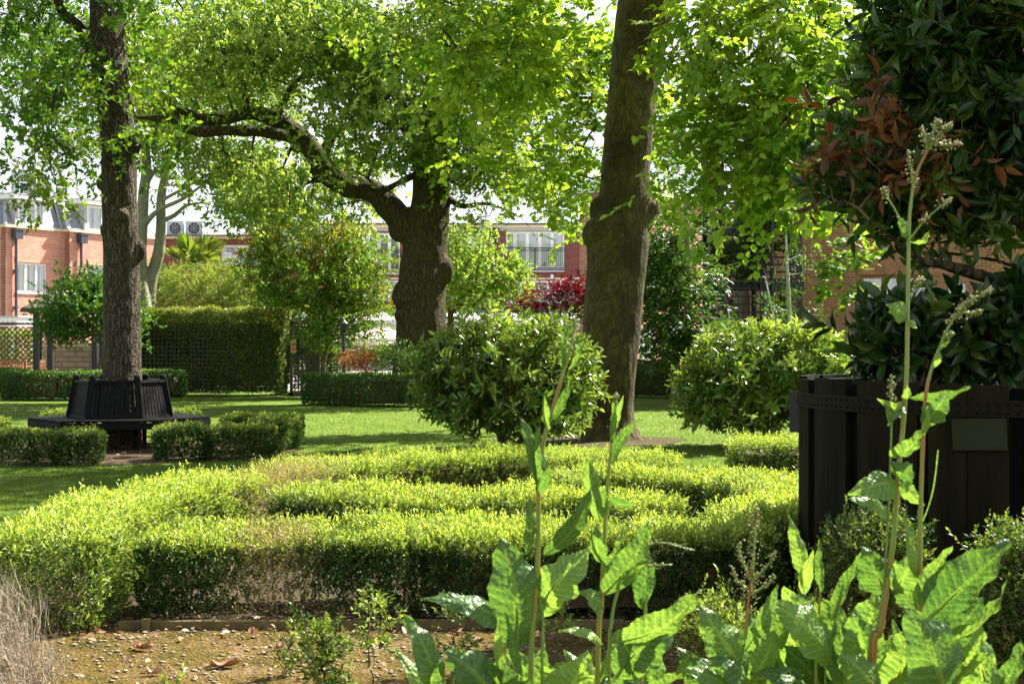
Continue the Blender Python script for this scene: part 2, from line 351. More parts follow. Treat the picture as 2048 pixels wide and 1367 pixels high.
_nd = np.random.RandomState(3).randn(4, 7, 3); _np = np.random.RandomState(4).rand(4, 7)*6.28
def nz(p, f=1.0, s=0):
    p = np.asarray(p); v = 0
    for k in range(7): v = v+np.sin((p @ _nd[s % 4, k])*f*(1+.35*k)+_np[s % 4, k]+s)/(1+.3*k)
    return v/3.0                       # roughly -1..1

# leaf templates: x across, y along, z up; triangles
T_DIA = (np.array([[0,0,0],[.5,.42,.10],[0,1,-.06],[-.5,.42,.10]]), np.array([[0,1,2],[0,2,3]]))
T_OVAL = (np.array([[0,0,0],[0,.33,-.03],[0,.68,-.04],[0,1,-.16],[.44,.28,.07],[.42,.62,.05],[-.44,.28,.07],[-.42,.62,.05]]),
          np.array([[0,4,1],[1,4,5],[1,5,2],[2,5,3],[0,1,6],[1,7,6],[1,2,7],[2,3,7]]))
T_LOBE = (np.array([[0,0,0],[.22,.25,.02],[.5,.38,.06],[.25,.5,.0],[.5,.7,.03],[.2,.75,0],[0,1,-.08],[-.2,.75,0],[-.5,.7,.03],[-.25,.5,0],[-.5,.38,.06],[-.22,.25,.02]]),
          np.array([[0,1,11],[1,2,3],[1,3,9],[1,9,11],[9,10,11],[3,4,5],[3,5,7],[3,7,9],[7,8,9],[5,6,7]]))
T_STICK = (np.array([[.5,0,0],[-.5,0,0],[0,0,.8],[0,1,0]]), np.array([[0,1,3],[1,2,3],[2,0,3]]))
T_BLADE = (np.array([[.5,0,0],[-.5,0,0],[0,1,.25]]), np.array([[0,1,2]]))
def leafgeo(Pp, D, N, L, W, tm):
    D = norm(D); X = norm(np.cross(D, N)); Z = np.cross(X, D)
    T, F = tm; n = len(Pp); L = np.broadcast_to(np.asarray(L, float), (n,)); W = np.broadcast_to(np.asarray(W, float), (n,))
    zw = W[:, None, None] if tm is T_STICK else 1.0
    V = Pp[:, None]+L[:, None, None]*(T[None, :, 0:1]*W[:, None, None]*X[:, None]+T[None, :, 1:2]*D[:, None]+T[None, :, 2:3]*zw*Z[:, None])
    FF = F[None]+(np.arange(n)*len(T))[:, None, None]
    return V.reshape(-1, 3), FF.reshape(-1, 3)
def leaves(name, Pp, D, N, L, W, tm, mat, parent=None, age=None, dry=None, rnd=None, off=None):
    V, F = leafgeo(Pp, D, N, L, W, tm); k = len(tm[1]); n = len(Pp)
    at = {'rnd': np.repeat(RS.rand(n) if rnd is None else rnd, k), 'age': np.repeat(np.zeros(n) if age is None else np.clip(age, 0, 1), k)}
    if dry is not None: at['dry'] = np.repeat(np.clip(dry, 0, 1), k)
    return raw(name, V, F, mat, parent, at, off=off)
def rand_unit(n): return norm(RS.randn(n, 3))
def sprigs(Pb, D, Ls, k, spread=.8, flat=None, jit=.25):
    """k leaves on each shoot -> positions, directions, normals, shoot index"""
    n = len(Pb); D = norm(D); Ls = np.broadcast_to(np.asarray(Ls, float), (n,))
    j = np.arange(k)[None]; t = (j+.3+.4*RS.rand(n, k))/k
    A = norm(np.cross(D, rand_unit(n) if flat is None else flat)); B = np.cross(A, D)
    if flat is None:
        ph = j*2.4+RS.rand(n, 1)*6.28
        side = np.cos(ph)[..., None]*A[:, None]+np.sin(ph)[..., None]*B[:, None]
        Nn = D[:, None]+jit*RS.randn(n, k, 3)
    else:
        sg = np.where(j % 2 == 0, 1, -1)[..., None]
        side = sg*A[:, None]+0*t[..., None]
        Nn = B[:, None]*np.sign((B*flat).sum(1))[:, None, None]+jit*RS.randn(n, k, 3)
    sp = spread*(1.15-.6*t)[..., None]
    Dd = norm(D[:, None]*np.cos(sp)+side*np.sin(sp)+jit*.6*RS.randn(n, k, 3))
    PP = Pb[:, None]+D[:, None]*(Ls[:, None]*t)[..., None]
    idx = np.repeat(np.arange(n), k)
    return PP.reshape(-1, 3), Dd.reshape(-1, 3), norm(Nn).reshape(-1, 3), idx

def structure(name, V, F, mat, kind='structure'):
    o = raw(name, V, F, mat, smooth=False); o['kind'] = kind; return o
def sheet(name, poly, z, mat):
    me = bpy.data.meshes.new(name); me.from_pydata([(float(x), float(y), z) for x, y in poly], [], [tuple(range(len(poly)))])
    me.materials.append(mat); o = link(bpy.data.objects.new(name, me)); o['kind'] = 'structure'; return o
def att(o, root):
    """parent a mesh that was built in world coordinates"""
    o.parent = root
    o.matrix_parent_inverse = (Matrix.Translation(root.location) @ root.rotation_euler.to_matrix().to_4x4()).inverted()
    return o

# ------------------------------------------------------------------ trees and shrubs
def blobs(specs, seed, gap=-.35, f=.9):
    """cluster centres inside ellipsoids given as (px, py, D, rx_px, ry_px, r_depth_m, count)"""
    rs = np.random.RandomState(seed); out = []
    for (px, py, D, rx, ry, rd, n) in specs:
        c = P(px, py, D); rr = np.array([rx/S*D, rd, ry/S*D]); got = 0; tries = 0
        while got < n and tries < 30:
            u = norm(rs.randn(n, 3))*(rs.rand(n, 1)**.42); q = c+u*rr
            keep = nz(q, f, seed % 5) > gap; q = q[keep][:n-got]; out.append(q); got += len(q); tries += 1
    return np.vstack(out)
def grow(seeds, targets, step=.45, sag=.06, seed=0):
    """join every target to the nearest twig already grown -> chains of points with loads"""
    rs = np.random.RandomState(seed)
    seeds = np.asarray(seeds, float)
    d0 = np.array([np.min(np.linalg.norm(seeds-t, axis=1)) for t in targets]); order = np.argsort(d0)
    cap = len(seeds)+int(sum(np.ceil(d0/step)))+len(targets)*3
    N = np.zeros((cap, 3)); N[:len(seeds)] = seeds; cnt = len(seeds); par = -np.ones(cap, int); dep = np.zeros(cap); chains = []; dirs = np.zeros((len(targets), 3))
    for ti in order:
        t = targets[ti]; d = np.linalg.norm(N[:cnt]-t, axis=1)+.22*dep[:cnt]
        i = int(np.argmin(d)); a = N[i]; L = np.linalg.norm(t-a)
        if L < 1e-3: continue
        k = max(2, int(math.ceil(L/step))); s = np.linspace(0, 1, k+1)[1:, None]
        pts = a+(t-a)*s+np.array([0, 0, 1.])*sag*L*4*s*(1-s)*.5+rs.randn(k, 3)*.035*L*s*(1-s)*4
        if cnt+k > cap:
            N = np.vstack([N, np.zeros((cap, 3))]); par = np.append(par, -np.ones(cap, int)); dep = np.append(dep, np.zeros(cap)); cap *= 2
        ids = np.arange(cnt, cnt+k); N[ids] = pts; par[ids] = np.append([i], ids[:-1]); dep[ids] = dep[i]+np.linspace(0, L, k+1)[1:]; cnt += k
        chains.append(np.append([i], ids)); dirs[ti] = norm(pts[-1]-(pts[-2] if k > 1 else a))
    load = np.zeros(cnt)
    for c in chains:
        j = c[-1]
        while j >= 0: load[j] += 1; j = par[j]
    return N[:cnt], chains, load, dirs
def twigs_mesh(name, N, chains, load, rtip, mat, ex=.42, seg=5, rmax=.2, maxr=None):
    V = []; F = []; n = 0
    for c in chains:
        l = load[c].copy(); l[0] = l[1]
        r = np.minimum(rtip*l**ex, rmax); r[-1] *= .5
        v, f = tube_geo(N[c], r, seg if r[0] > .02 else 4 if r[0] > .012 else 3); V.append(v); F.append(f+n); n += len(v)
    return raw(name, np.vstack(V), np.vstack(F), mat)
def solid_wood(name, tubes, mat, voxel=.03, smooth=6, bumps=(), amp=.012, f=7, blobs_=()):
    """trunk and limbs merged into one continuous skin"""
    b = MB()
    for pts, rad in tubes:
        q = catmull(pts, 6); t = np.linspace(0, len(pts)-1, len(q)); r = np.interp(t, np.arange(len(pts)), rad)
        b.tube(q, r, 20)
    o = b.build(name, mat)
    bm = bmesh.new(); bm.from_mesh(o.data)
    for (c, r) in blobs_:
        m = Matrix.Translation(Vector(c)) @ Matrix.Diagonal((*(r if hasattr(r, '__len__') else (r, r, r)), 1))
        bmesh.ops.create_icosphere(bm, subdivisions=3, radius=1, matrix=m)
    bm.to_mesh(o.data); bm.free()
    md = o.modifiers.new('r', 'REMESH'); md.mode = 'VOXEL'; md.voxel_size = voxel
    sm = o.modifiers.new('s', 'SMOOTH'); sm.factor = .6; sm.iterations = smooth
    dg = bpy.context.evaluated_depsgraph_get(); me = bpy.data.meshes.new_from_object(o.evaluated_get(dg))
    o.modifiers.clear(); o.data = me; me.name = name
    n = len(me.vertices); co = np.zeros(n*3, np.float32); me.vertices.foreach_get('co', co); co = co.reshape(-1, 3)
    nn = np.zeros(n*3, np.float32); me.vertex_normals.foreach_get('vector', nn); nn = nn.reshape(-1, 3)
    q = co*np.array([1, 1, .45]); co = co+nn*(amp*nz(q, f, 1)+amp*.8*nz(q, f*.35, 2)+amp*.35*nz(q, f*3, 3))[:, None]
    me.vertices.foreach_set('co', co.astype(np.float32).ravel()); me.materials.clear(); me.materials.append(mat); me.shade_smooth(); me.update()
    return o
def crown(name, C, dirs, mat, m=4, k=8, rc=.4, L=.1, Lr=.35, W=.5, tm=T_DIA, shoot=.35, flat=False, up=.3, droop=0., agef=.9, age0=.4, agev=.35, spread=.8, stick=None, stickmat=None, zcol=0., jit=.25):
    """leafy shoots round each cluster centre"""
    n = len(C); B = np.repeat(C, m, 0)+RS.randn(n*m, 3)*rc*np.array([1, 1, .75 if not flat else .45])*.6
    d = np.repeat(dirs, m, 0)*.6+RS.randn(n*m, 3)*(.55 if not flat else np.array([.6, .6, .22]))+np.array([0, 0, up-droop]); d = norm(d)
    fl = None
    if flat: fl = norm(np.array([0, 0, 1.])+.28*RS.randn(n*m, 3))
    PP, DD, NN, idx = sprigs(B, d, shoot*(.6+.8*RS.rand(n*m)), k, spread, fl, jit)
    if droop: DD = norm(DD-np.array([0, 0, droop*.6]))
    a = age0+agev*nz(C, agef, 1); a = np.repeat(np.repeat(a, m)+.2*RS.randn(n*m), k)
    o = leaves(name, PP, DD, NN, L*(1-Lr/2+Lr*RS.rand(len(PP))), W*(.85+.3*RS.rand(len(PP))), tm, mat, age=a)
    st = None
    if stick:
        V, F = leafgeo(B-d*shoot*.3, d, rand_unit(len(d)), np.full(len(d), shoot*1.25), stick/shoot, T_STICK)
        st = (V, F)
    return o, st
def add_twig(o, st):
    """join shoot sticks into the branch mesh"""
    if st is None: return
    me = o.data; n = len(me.vertices); co = np.zeros(n*3, np.float32); me.vertices.foreach_get('co', co)
    V, F = st; bm = bmesh.new(); bm.from_mesh(me)
    vs = [bm.verts.new(v) for v in V]
    for f in F: bm.faces.new([vs[i] for i in f])
    bm.to_mesh(me); bm.free()

def shrub(name, label, cat, base, specs, mat, seed, kw, stems=4, rtip=.004, barkm='twig', rmax=.05, group=None, gap=-.35, f=2.0, step=.25, seedh=.12, spread0=.08, sag=.03, ex=.45, partname='foliage'):
    C = blobs(specs, seed, gap, f)
    b = np.array(base, float); rs = np.random.RandomState(seed)
    sd = b+np.array([[math.cos(i*6.28/stems)*spread0, math.sin(i*6.28/stems)*spread0, seedh*(1+rs.rand())] for i in range(stems)])
    N, ch, ld, dr = grow(sd, C, step, sag, seed)
    root = thing(name, label, cat, b, group=group)
    # stems down to the ground
    V = []; F = []; n = 0
    br = twigs_mesh('stems', N, ch, ld, rtip, M[barkm], ex, 5, rmax)
    cr, st = crown(partname, C, norm(dr*.6+norm(C-C.mean(0))*.7), mat, **kw)
    mb = MB()
    for i in range(stems): mb.tube([b+(sd[i]-b)*np.array([.6, .6, -.3]), sd[i]], [min(rmax, rtip*max(ld[i], 1)**ex)*1.15]*2, 7)
    o2 = mb.build('stems_base', M[barkm]); bm = bmesh.new(); bm.from_mesh(br.data); bm.from_mesh(o2.data); bm.to_mesh(br.data); bm.free()
    bpy.data.objects.remove(o2)
    add_twig(br, st) if (st is not None and len(st[1]) < 60000) else None
    att(br, root); att(cr, root); return root

def path_sample(pl, n, rs):
    pl = np.asarray(pl, float); seg = np.linalg.norm(np.diff(pl, axis=0), axis=1); cum = np.append(0, np.cumsum(seg))
    s = rs.rand(n)*cum[-1]; i = np.clip(np.searchsorted(cum, s)-1, 0, len(seg)-1); u = (s-cum[i])/seg[i]
    p = pl[i]+(pl[i+1]-pl[i])*u[:, None]; t = (pl[i+1]-pl[i])/seg[i][:, None]
    return p, t, s, cum[-1]
def hedge(name, label, pl, width, h, dens, leaf, mat, seed, cat='hedge', group=None, sprig=None, rough=.03, ends=True, age_top=.6, age_shade_side=.1, dryspots=(), depth=.06, stems=0, stemh=.5, pe=6, z0=.03, W=.5, solid=False, thin_bottom=0., fuzz=0.0, closed=False, stemmat='boxstem', see=(), core=None):
    """clipped hedge along a polyline: leaves on shoots that come out of a rounded box section"""
    rs = np.random.RandomState(seed)
    pl = catmull(np.column_stack([np.asarray(pl, float), np.zeros(len(pl))]), 6)[:, :2] if len(pl) > 2 else np.asarray(pl, float)
    L = np.linalg.norm(np.diff(pl, axis=0), axis=1).sum(); per = width+2*h
    n = int(L*per*dens)
    p, t, s, Lt = path_sample(pl, n, rs); nrm = np.column_stack([t[:, 1], -t[:, 0]])
    q = rs.rand(n)*per; a = np.where(q < h, -1., np.where(q < h+width, (q-h)/width*2-1, 1.)); b = np.where(q < h, q/h*2-1, np.where(q < h+width, 1., (per-q)/h*2-1))
    nr = (np.abs(a)**pe+np.abs(b)**pe)**(1/pe); a1 = a/nr; b1 = b/nr
    nl = np.sign(a1)*np.abs(a1)**(pe-1)/(width/2); nb = np.sign(b1)*np.abs(b1)**(pe-1)/(h/2)
    dpt = rs.exponential(depth, n)
    lat = a1*width/2; z = (b1+1)/2*h
    pos = np.column_stack([p+nrm*lat[:, None], z]); out = norm(np.column_stack([nrm*nl[:, None], nb]))
    if ends and not closed:
        m = int(2*width*h*dens); e = rs.rand(m) < .5
        la = (rs.rand(m)*2-1)*.94; zz = rs.rand(m)*.97
        P0 = np.where(e[:, None], pl[0], pl[-1]); T0 = norm(np.where(e[:, None], pl[0]-pl[1], pl[-1]-pl[-2])); N0 = np.column_stack([T0[:, 1], -T0[:, 0]])
        cr = .10*(1-np.abs(la)**4)*(1-np.abs(zz*2-1)**6)
        pe_ = np.column_stack([P0+N0*(la*width/2)[:, None]+T0*cr[:, None], zz*h]); oe = np.column_stack([T0, np.zeros(m)])
        pos = np.vstack([pos, pe_]); out = np.vstack([out, oe]); dpt = np.append(dpt, rs.exponential(depth, m)); n += m
    pos = pos+out*(rough*nz(pos, 3.2, seed % 4)+rough*.7*nz(pos, 9, 2)-dpt)[:, None]
    pos[:, 2] = np.maximum(pos[:, 2], z0)
    for (sx0, sx1, sz0, sz1, frac) in see:      # thin patches (world x range, z range)
        k = ~((pos[:, 0] > sx0) & (pos[:, 0] < sx1) & (pos[:, 2] > sz0) & (pos[:, 2] < sz1) & (nz(pos, 2.3, 1)+rs.rand(len(pos))*.6 > frac)); pos = pos[k]; out = out[k]; dpt = dpt[k]
    if thin_bottom:
        k = rs.rand(len(pos)) < np.clip((pos[:, 2]/h+.12+.25*nz(pos, 3, 1))/thin_bottom, .06, 1); pos = pos[k]; out = out[k]; dpt = dpt[k]
    n = len(pos); hz = pos[:, 2]/h
    age = age_shade_side+(age_top-age_shade_side)*np.clip((hz-.72)/.25, 0, 1)+.22*nz(pos, 2.5, 3)+.15*rs.randn(n)-dpt*2  # young growth on top; sides toned older to paint in their shade
    root = thing(name, label, cat, (*pl[len(pl)//2], 0), group=group)
    if sprig:
        Ls, k = sprig
        d = norm(out*.75+np.array([0, 0, .65])+.38*rs.randn(n, 3)); Lv = Ls*(.5+.9*rs.rand(n)**2)*np.where(hz > .85, 1+fuzz*rs.rand(n)**3, 1)
        PP, DD, NN, idx = sprigs(pos-d*(Lv*.5)[:, None], d, Lv, k, .75)
        tt = ((np.arange(len(PP)) % k)/k)*.35-.1
        dry = np.zeros(n)
        for (cx, cy, r) in dryspots:
            dd = np.hypot(pos[:, 0]-cx, pos[:, 1]-cy); dry = np.maximum(dry, np.clip(1.5*(1-dd/r)+.45*nz(pos, 6, 1)+.3*rs.randn(n), 0, 1))
        ll = leaf*(.65+.6*rs.rand(len(PP))); ll *= 1-.35*dry[idx]
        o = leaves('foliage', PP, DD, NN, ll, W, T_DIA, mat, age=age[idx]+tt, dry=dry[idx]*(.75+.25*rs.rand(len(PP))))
        nst = n if n < 60000 else 60000
    else:
        d = norm(out*.25+np.array([0, 0, .35])+.75*rs.randn(n, 3))
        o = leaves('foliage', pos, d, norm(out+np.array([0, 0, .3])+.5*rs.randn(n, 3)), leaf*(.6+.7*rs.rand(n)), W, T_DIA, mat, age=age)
    att(o, root)
    if stems:
        m = int(stems*L); p, t, s, _ = path_sample(pl, m, rs); nrm = np.column_stack([t[:, 1], -t[:, 0]]); lat = (rs.rand(m)-.5)*width*.8
        b0 = np.column_stack([p+nrm*lat[:, None]*.6, np.zeros(m)-.01]); b1 = np.column_stack([p+nrm*lat[:, None]*1.1+rs.randn(m, 2)*.06, stemh*h*(.6+.6*rs.rand(m))])
        dd = b1-b0; Ln = np.linalg.norm(dd, axis=1)
        V, F = leafgeo(b0, norm(dd), rand_unit(m), Ln, (.006+.01*rs.rand(m)**3)/Ln*1.6, T_STICK)
        m2 = m*5; i = rs.randint(0, m, m2); u = .25+.7*rs.rand(m2, 1); c0 = b0[i]+dd[i]*u; d2 = norm(rs.randn(m2, 3)*.7+np.array([0, 0, .8])); L2 = .08+.16*rs.rand(m2)
        V2, F2 = leafgeo(c0, d2, rand_unit(m2), L2, .004/L2, T_STICK)
        so_ = raw('stems', np.vstack([V, V2]), np.vstack([F, F2+len(V)]), M[stemmat]); att(so_, root)
    if core:  # solid bar added inside the leaves to stop light coming through
        m = MB(); q = pl[(pl[:, 0] > core[0])]
        for i in range(len(q)-1): m.bar(np.append(q[i], h*.42), np.append(q[i+1], h*.42), width*.42, h*.6)
        att(m.build('light_block_core', M['twig']), root)
    if solid:   # solid stand-in for inner twigs, added to block light through the hedge
        m = MB(); q = pl; mid = []
        for i in range(len(q)-1):
            a3 = np.append(q[i], 0); b3 = np.append(q[i+1], 0); m.bar(a3+[0, 0, h*.47], b3+[0, 0, h*.47], width*.55, h*.72)
        att(m.build('light_block_core', M['twig']), root)
    return root
# ================================================================== SETTING
V = [(-500, -60, 0), (500, -60, 0), (500, 900, 0), (-500, 900, 0)]
structure('lawn', V, [(0, 1, 2, 3)], M['lawn'])
sheet('flower_bed', [(-6, 1.0), (6, 1.0), (6, 7.6), (3.4, 9.0), (1.7, 12.6), (.9, 12.9), (0, 12.95), (-.85, 12.5), (-1.6, 11.6), (-2.2, 10.5), (-2.5, 9.4), (-2.6, 8.2), (-2.7, 7.45), (-6, 7.4)], .004, M['moss'])
ang = np.linspace(0, 6.283, 40, endpoint=False)
sheet('hedge_bed', [(-2.6, 7.44), (2.0, 7.44), (2.2, 9.0), (1.75, 12.2), (.9, 12.88), (0, 12.93), (-.85, 12.48), (-1.6, 11.58), (-2.2, 10.48), (-2.5, 9.38), (-2.6, 8.2)], .008, M['soil'])
sheet('mulch_bed', [(-5.35+2.35*math.cos(a)*(1+.06*math.sin(5*a)), 19.4+2.2*math.sin(a)*(1+.08*math.sin(3*a+1))) for a in ang], .004, M['soil'])
sheet('shrub_bed', [(1.47+1.15*math.cos(a)*(1+.1*math.sin(5*a)), 21.6+1.2*math.sin(a)*(1+.1*math.sin(3*a+1))) for a in ang], .004, M['soil'])
sheet('terrace', [(-40, 41.5), (-10.8, 41.5), (-9.5, 44), (14, 44), (14, 90), (-40, 110)], .006, M['paving'])

# ------------------------------------------------------------------ walls and windows
def wall(mb, x0, x1, z0, z1, y, t, ops, mi=0):
    """front face at y, thickness t towards +y, with openings (x0,x1,z0,z1)"""
    xs = sorted({x0, x1, *[o[0] for o in ops], *[o[1] for o in ops]}); zs = sorted({z0, z1, *[o[2] for o in ops], *[o[3] for o in ops]})
    for a, b in zip(xs, xs[1:]):
        for c, d in zip(zs, zs[1:]):
            if any(o[0] <= (a+b)/2 <= o[1] and o[2] <= (c+d)/2 <= o[3] for o in ops): continue
            mb.add([(a, y, c), (b, y, c), (b, y, d), (a, y, d)], [(0, 1, 2, 3)], mi)
            mb.add([(a, y+t, c), (b, y+t, c), (b, y+t, d), (a, y+t, d)], [(3, 2, 1, 0)], mi)
    for (a, b, c, d) in ops:
        mb.add([(a, y, c), (b, y, c), (b, y+t, c), (a, y+t, c)], [(0, 3, 2, 1)], mi); mb.add([(a, y, d), (b, y, d), (b, y+t, d), (a, y+t, d)], [(0, 1, 2, 3)], mi)
        mb.add([(a, y, c), (a, y+t, c), (a, y+t, d), (a, y, d)], [(0, 1, 2, 3)], mi); mb.add([(b, y, c), (b, y+t, c), (b, y+t, d), (b, y, d)], [(3, 2, 1, 0)], mi)
    for xx in (x0, x1):
        mb.add([(xx, y, z0), (xx, y+t, z0), (xx, y+t, z1), (xx, y, z1)], [(0, 1, 2, 3)], mi)
    mb.add([(x0, y, z1), (x1, y, z1), (x1, y+t, z1), (x0, y+t, z1)], [(0, 1, 2, 3)], mi)
def window(root, x0, x1, z0, z1, y, n=3, fw=.07, inset=.08, room=True, glassmat='glass', bars=(), curt=True, fmat='white', name='window', mull=None, sill=.05, rd=.6):
    """frame set back in the wall at y; panes and curtains behind"""
    f = MB(); yy = y+inset; d = .07
    f.bx(x0+.002, x1-.002, yy, yy+d, z1-fw, z1-.002); f.bx(x0+.002, x1-.002, yy, yy+d, z0+.002, z0+fw)
    f.bx(x0+.002, x0+fw, yy, yy+d, z0+fw, z1-fw); f.bx(x1-fw, x1-.002, yy, yy+d, z0+fw, z1-fw)
    xs = np.linspace(x0, x1, n+1)
    mw = mull or fw*1.5
    for k in range(1, n): f.bx(xs[k]-mw/2, xs[k]+mw/2, yy, yy+d, z0+fw, z1-fw)
    for zb in bars: f.bx(x0+fw, x1-fw, yy+.01, yy+d-.01, zb-fw*.3, zb+fw*.3)
    if sill: f.bx(x0-.06, x1+.06, y-sill, yy, z0-.06, z0-.004)
    o = f.build(name, M[fmat], root)
    for k in range(n):
        a = xs[k]+(fw if k == 0 else mw/2); b = xs[k+1]-(fw if k == n-1 else mw/2)
        g = MB(); g.add([(a, yy+.03, z0+fw), (b, yy+.03, z0+fw), (b, yy+.03, z1-fw), (a, yy+.03, z1-fw)], [(0, 1, 2, 3)]); g.build('pane', M[glassmat], o)
        if curt:
            c = MB(); nn = 26; xx = np.linspace(a-.03, b+.03, nn); ff = yy+.14+.025*np.sin(np.arange(nn)*1.7)
            lo = z0+.03; hi = z1-.03
            keep = (xx < a+(b-a)*.36) | (xx > a+(b-a)*.60) if n < 4 else np.ones(nn, bool)
            for i in range(nn-1):
                if keep[i] and keep[i+1]: c.add([(xx[i], ff[i], lo), (xx[i+1], ff[i+1], lo), (xx[i+1], ff[i+1], hi), (xx[i], ff[i], hi)], [(0, 1, 2, 3)])
            if c.v: c.build('curtain', M['curtain'], o)
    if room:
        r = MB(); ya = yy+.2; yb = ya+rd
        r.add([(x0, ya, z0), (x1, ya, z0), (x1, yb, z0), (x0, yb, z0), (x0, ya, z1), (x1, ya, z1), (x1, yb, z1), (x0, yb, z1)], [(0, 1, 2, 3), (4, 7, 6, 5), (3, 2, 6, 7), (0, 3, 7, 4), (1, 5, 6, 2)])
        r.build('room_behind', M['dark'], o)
    return o

# ------------------------------------------------------------------ left brick building with a slate mansard
U0 = P(12, 683, 62); LB = thing('brick_building', 'orange red brick building with slate mansard roof and white dormers', 'building', (U0[0], 62, 0), math.atan2(.876, .484))
def ux(px):
    s = (px-CX)/S; return (s*62-U0[0])/(.484-.876*s)
def uz(px, py): return EYE+(CY-py)/S*(62+.876*ux(px))
ze = uz(60, 458)
b = MB(); xa1 = ux(126); xe = ux(301)
oa = (ux(33), ux(95), uz(60, 585), uz(60, 526)); oa2 = (ux(33), ux(95), .3, 2.3); ob = (ux(163), ux(205)+.5, uz(180, 590), uz(180, 532))
wall(b, 0, xa1, 0, ze, 0, .3, [oa])
wall(b, xa1, xe, 0, ze, -.42, .3, [ob])
b.add([(xa1, -.42, 0), (xa1, .3, 0), (xa1, .3, ze), (xa1, -.42, ze)], [(0, 1, 2, 3)])
b.add([(0, 0, 0), (0, 9, 0), (0, 9, ze), (0, 0, ze)], [(3, 2, 1, 0)]); b.add([(xe, -.42, 0), (xe, 9, 0), (xe, 9, ze), (xe, -.42, ze)], [(0, 1, 2, 3)])
b.add([(0, 9, 0), (xe, 9, 0), (xe, 9, ze), (0, 9, ze)], [(3, 2, 1, 0)])
b.build('wall', M['orangebrick'], LB)
c = MB(); c.bx(-.1, xa1-.1, -.1, .28, ze+.003, ze+.12); c.bx(xa1-.1, xe+.08, -.52, .28, ze+.003, ze+.12); c.bx(-.1, .15, .3, 9, ze+.003, ze+.12)
c.build('eaves_moulding', M['cream'], LB)
SOL = brick_mat('soldier_bricks', (.5, .15, .07), (.62, .22, .11), (.62, .48, .38), .075, .30, .012)
for (o4, yy) in ((oa, 0), (ob, -.42)):
    a = MB(); a.bx(o4[0]-.1, o4[1]+.1, yy-.012, yy+.01, o4[3]+.02, o4[3]+.27); a.build('brick_lintel', SOL, LB)
# mansard
zt = uz(60, 392); r = MB()
def mans(x0, x1, y0, i=.75, e0=0., e1=0.):
    r.add([(x0, y0, ze+.12), (x1, y0, ze+.12), (x1-e1, y0+i, zt), (x0+e0, y0+i, zt)], [(0, 1, 2, 3)])
mans(0, xa1, .05, .75, .6, 0); mans(xa1, xe, -.36, .75, .25, .95)
r.add([(0, .05, ze+.12), (.6, .8, zt), (.6, 9, zt), (0, 9, ze+.12)], [(0, 1, 2, 3)])
r.add([(xe, -.36, ze+.12), (xe, 9, ze+.12), (xe-.95, 9, zt), (xe-.95, .39, zt)], [(0, 1, 2, 3)])
r.add([(xa1, -.36, ze+.12), (xa1+.25, .39, zt), (xa1+.25, .8, zt), (xa1, .05, ze+.12)], [(0, 1, 2, 3)])
r.build('roof', M['slate'], LB)
r = MB(); r.bx(.55, xa1+.25, .74, 9, zt+.003, zt+.16); r.bx(xa1+.252, xe-.9, .33, 9, zt+.003, zt+.16)
r.bar((xa1, -.38, ze+.13), (xa1+.25, .38, zt+.03), .16, .07); r.bar((0, .03, ze+.13), (.6, .78, zt+.03), .14, .07)
r.bar((xa1-.06, .0, ze+.12), (xa1+.2, .76, zt+.03), .1, .05)
r.build('lead_flashing', M['lead'], LB)
# dormers
for (pa, pb, pt, pbm, sa, sb, y0) in ((35, 88, 403, 456, 17, 97, .0), (161, 192, 413, 466, 152, 203, -.40)):
    x0, x1 = ux(pa), ux(pb); z0 = ze+.14; z1 = uz((pa+pb)/2, pt)
    d = MB(); d.bx(ux(pa)-.14, x0-.003, y0-.02, y0+1, z0, z1); d.bx(x1+.003, x1+.14, y0-.02, y0+1, z0, z1); d.bx(x0-.14, x1+.14, y0-.02, y0+1, z1+.003, z1+.05)
    dm = d.build('dormer', M['lead'], LB)
    e = MB(); e.bx(x0-.42, x1+.42, y0-.3, y0+1.1, z1+.053, z1+.24); e.build('dormer_roof', M['white'], dm)
    e = MB(); e.bx(x0-.45, x1+.45, y0-.33, y0+1.12, z1+.243, z1+.29); e.build('dormer_lead_cap', M['lead'], dm)
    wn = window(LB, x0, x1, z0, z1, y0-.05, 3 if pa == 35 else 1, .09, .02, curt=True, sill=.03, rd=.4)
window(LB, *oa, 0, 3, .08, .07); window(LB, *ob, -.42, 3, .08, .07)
# downpipes with hopper heads
for (px, y0) in ((29, 0.), (146, -.42)):
    x = ux(px); d = MB(); d.tube([(x, y0-.11, 0), (x, y0-.11, ze-.45)], [.06, .06], 10); d.bx(x-.2, x+.2, y0-.33, y0-.03, ze-.5, ze-.12); d.bx(x-.24, x+.24, y0-.36, y0-.02, ze-.12, ze-.07)
    for zz in (1.2, 3.0, 4.6): d.bx(x-.09, x+.09, y0-.18, y0-.002, zz, zz+.06)
    d.build('downpipe', M['pipe'], LB)
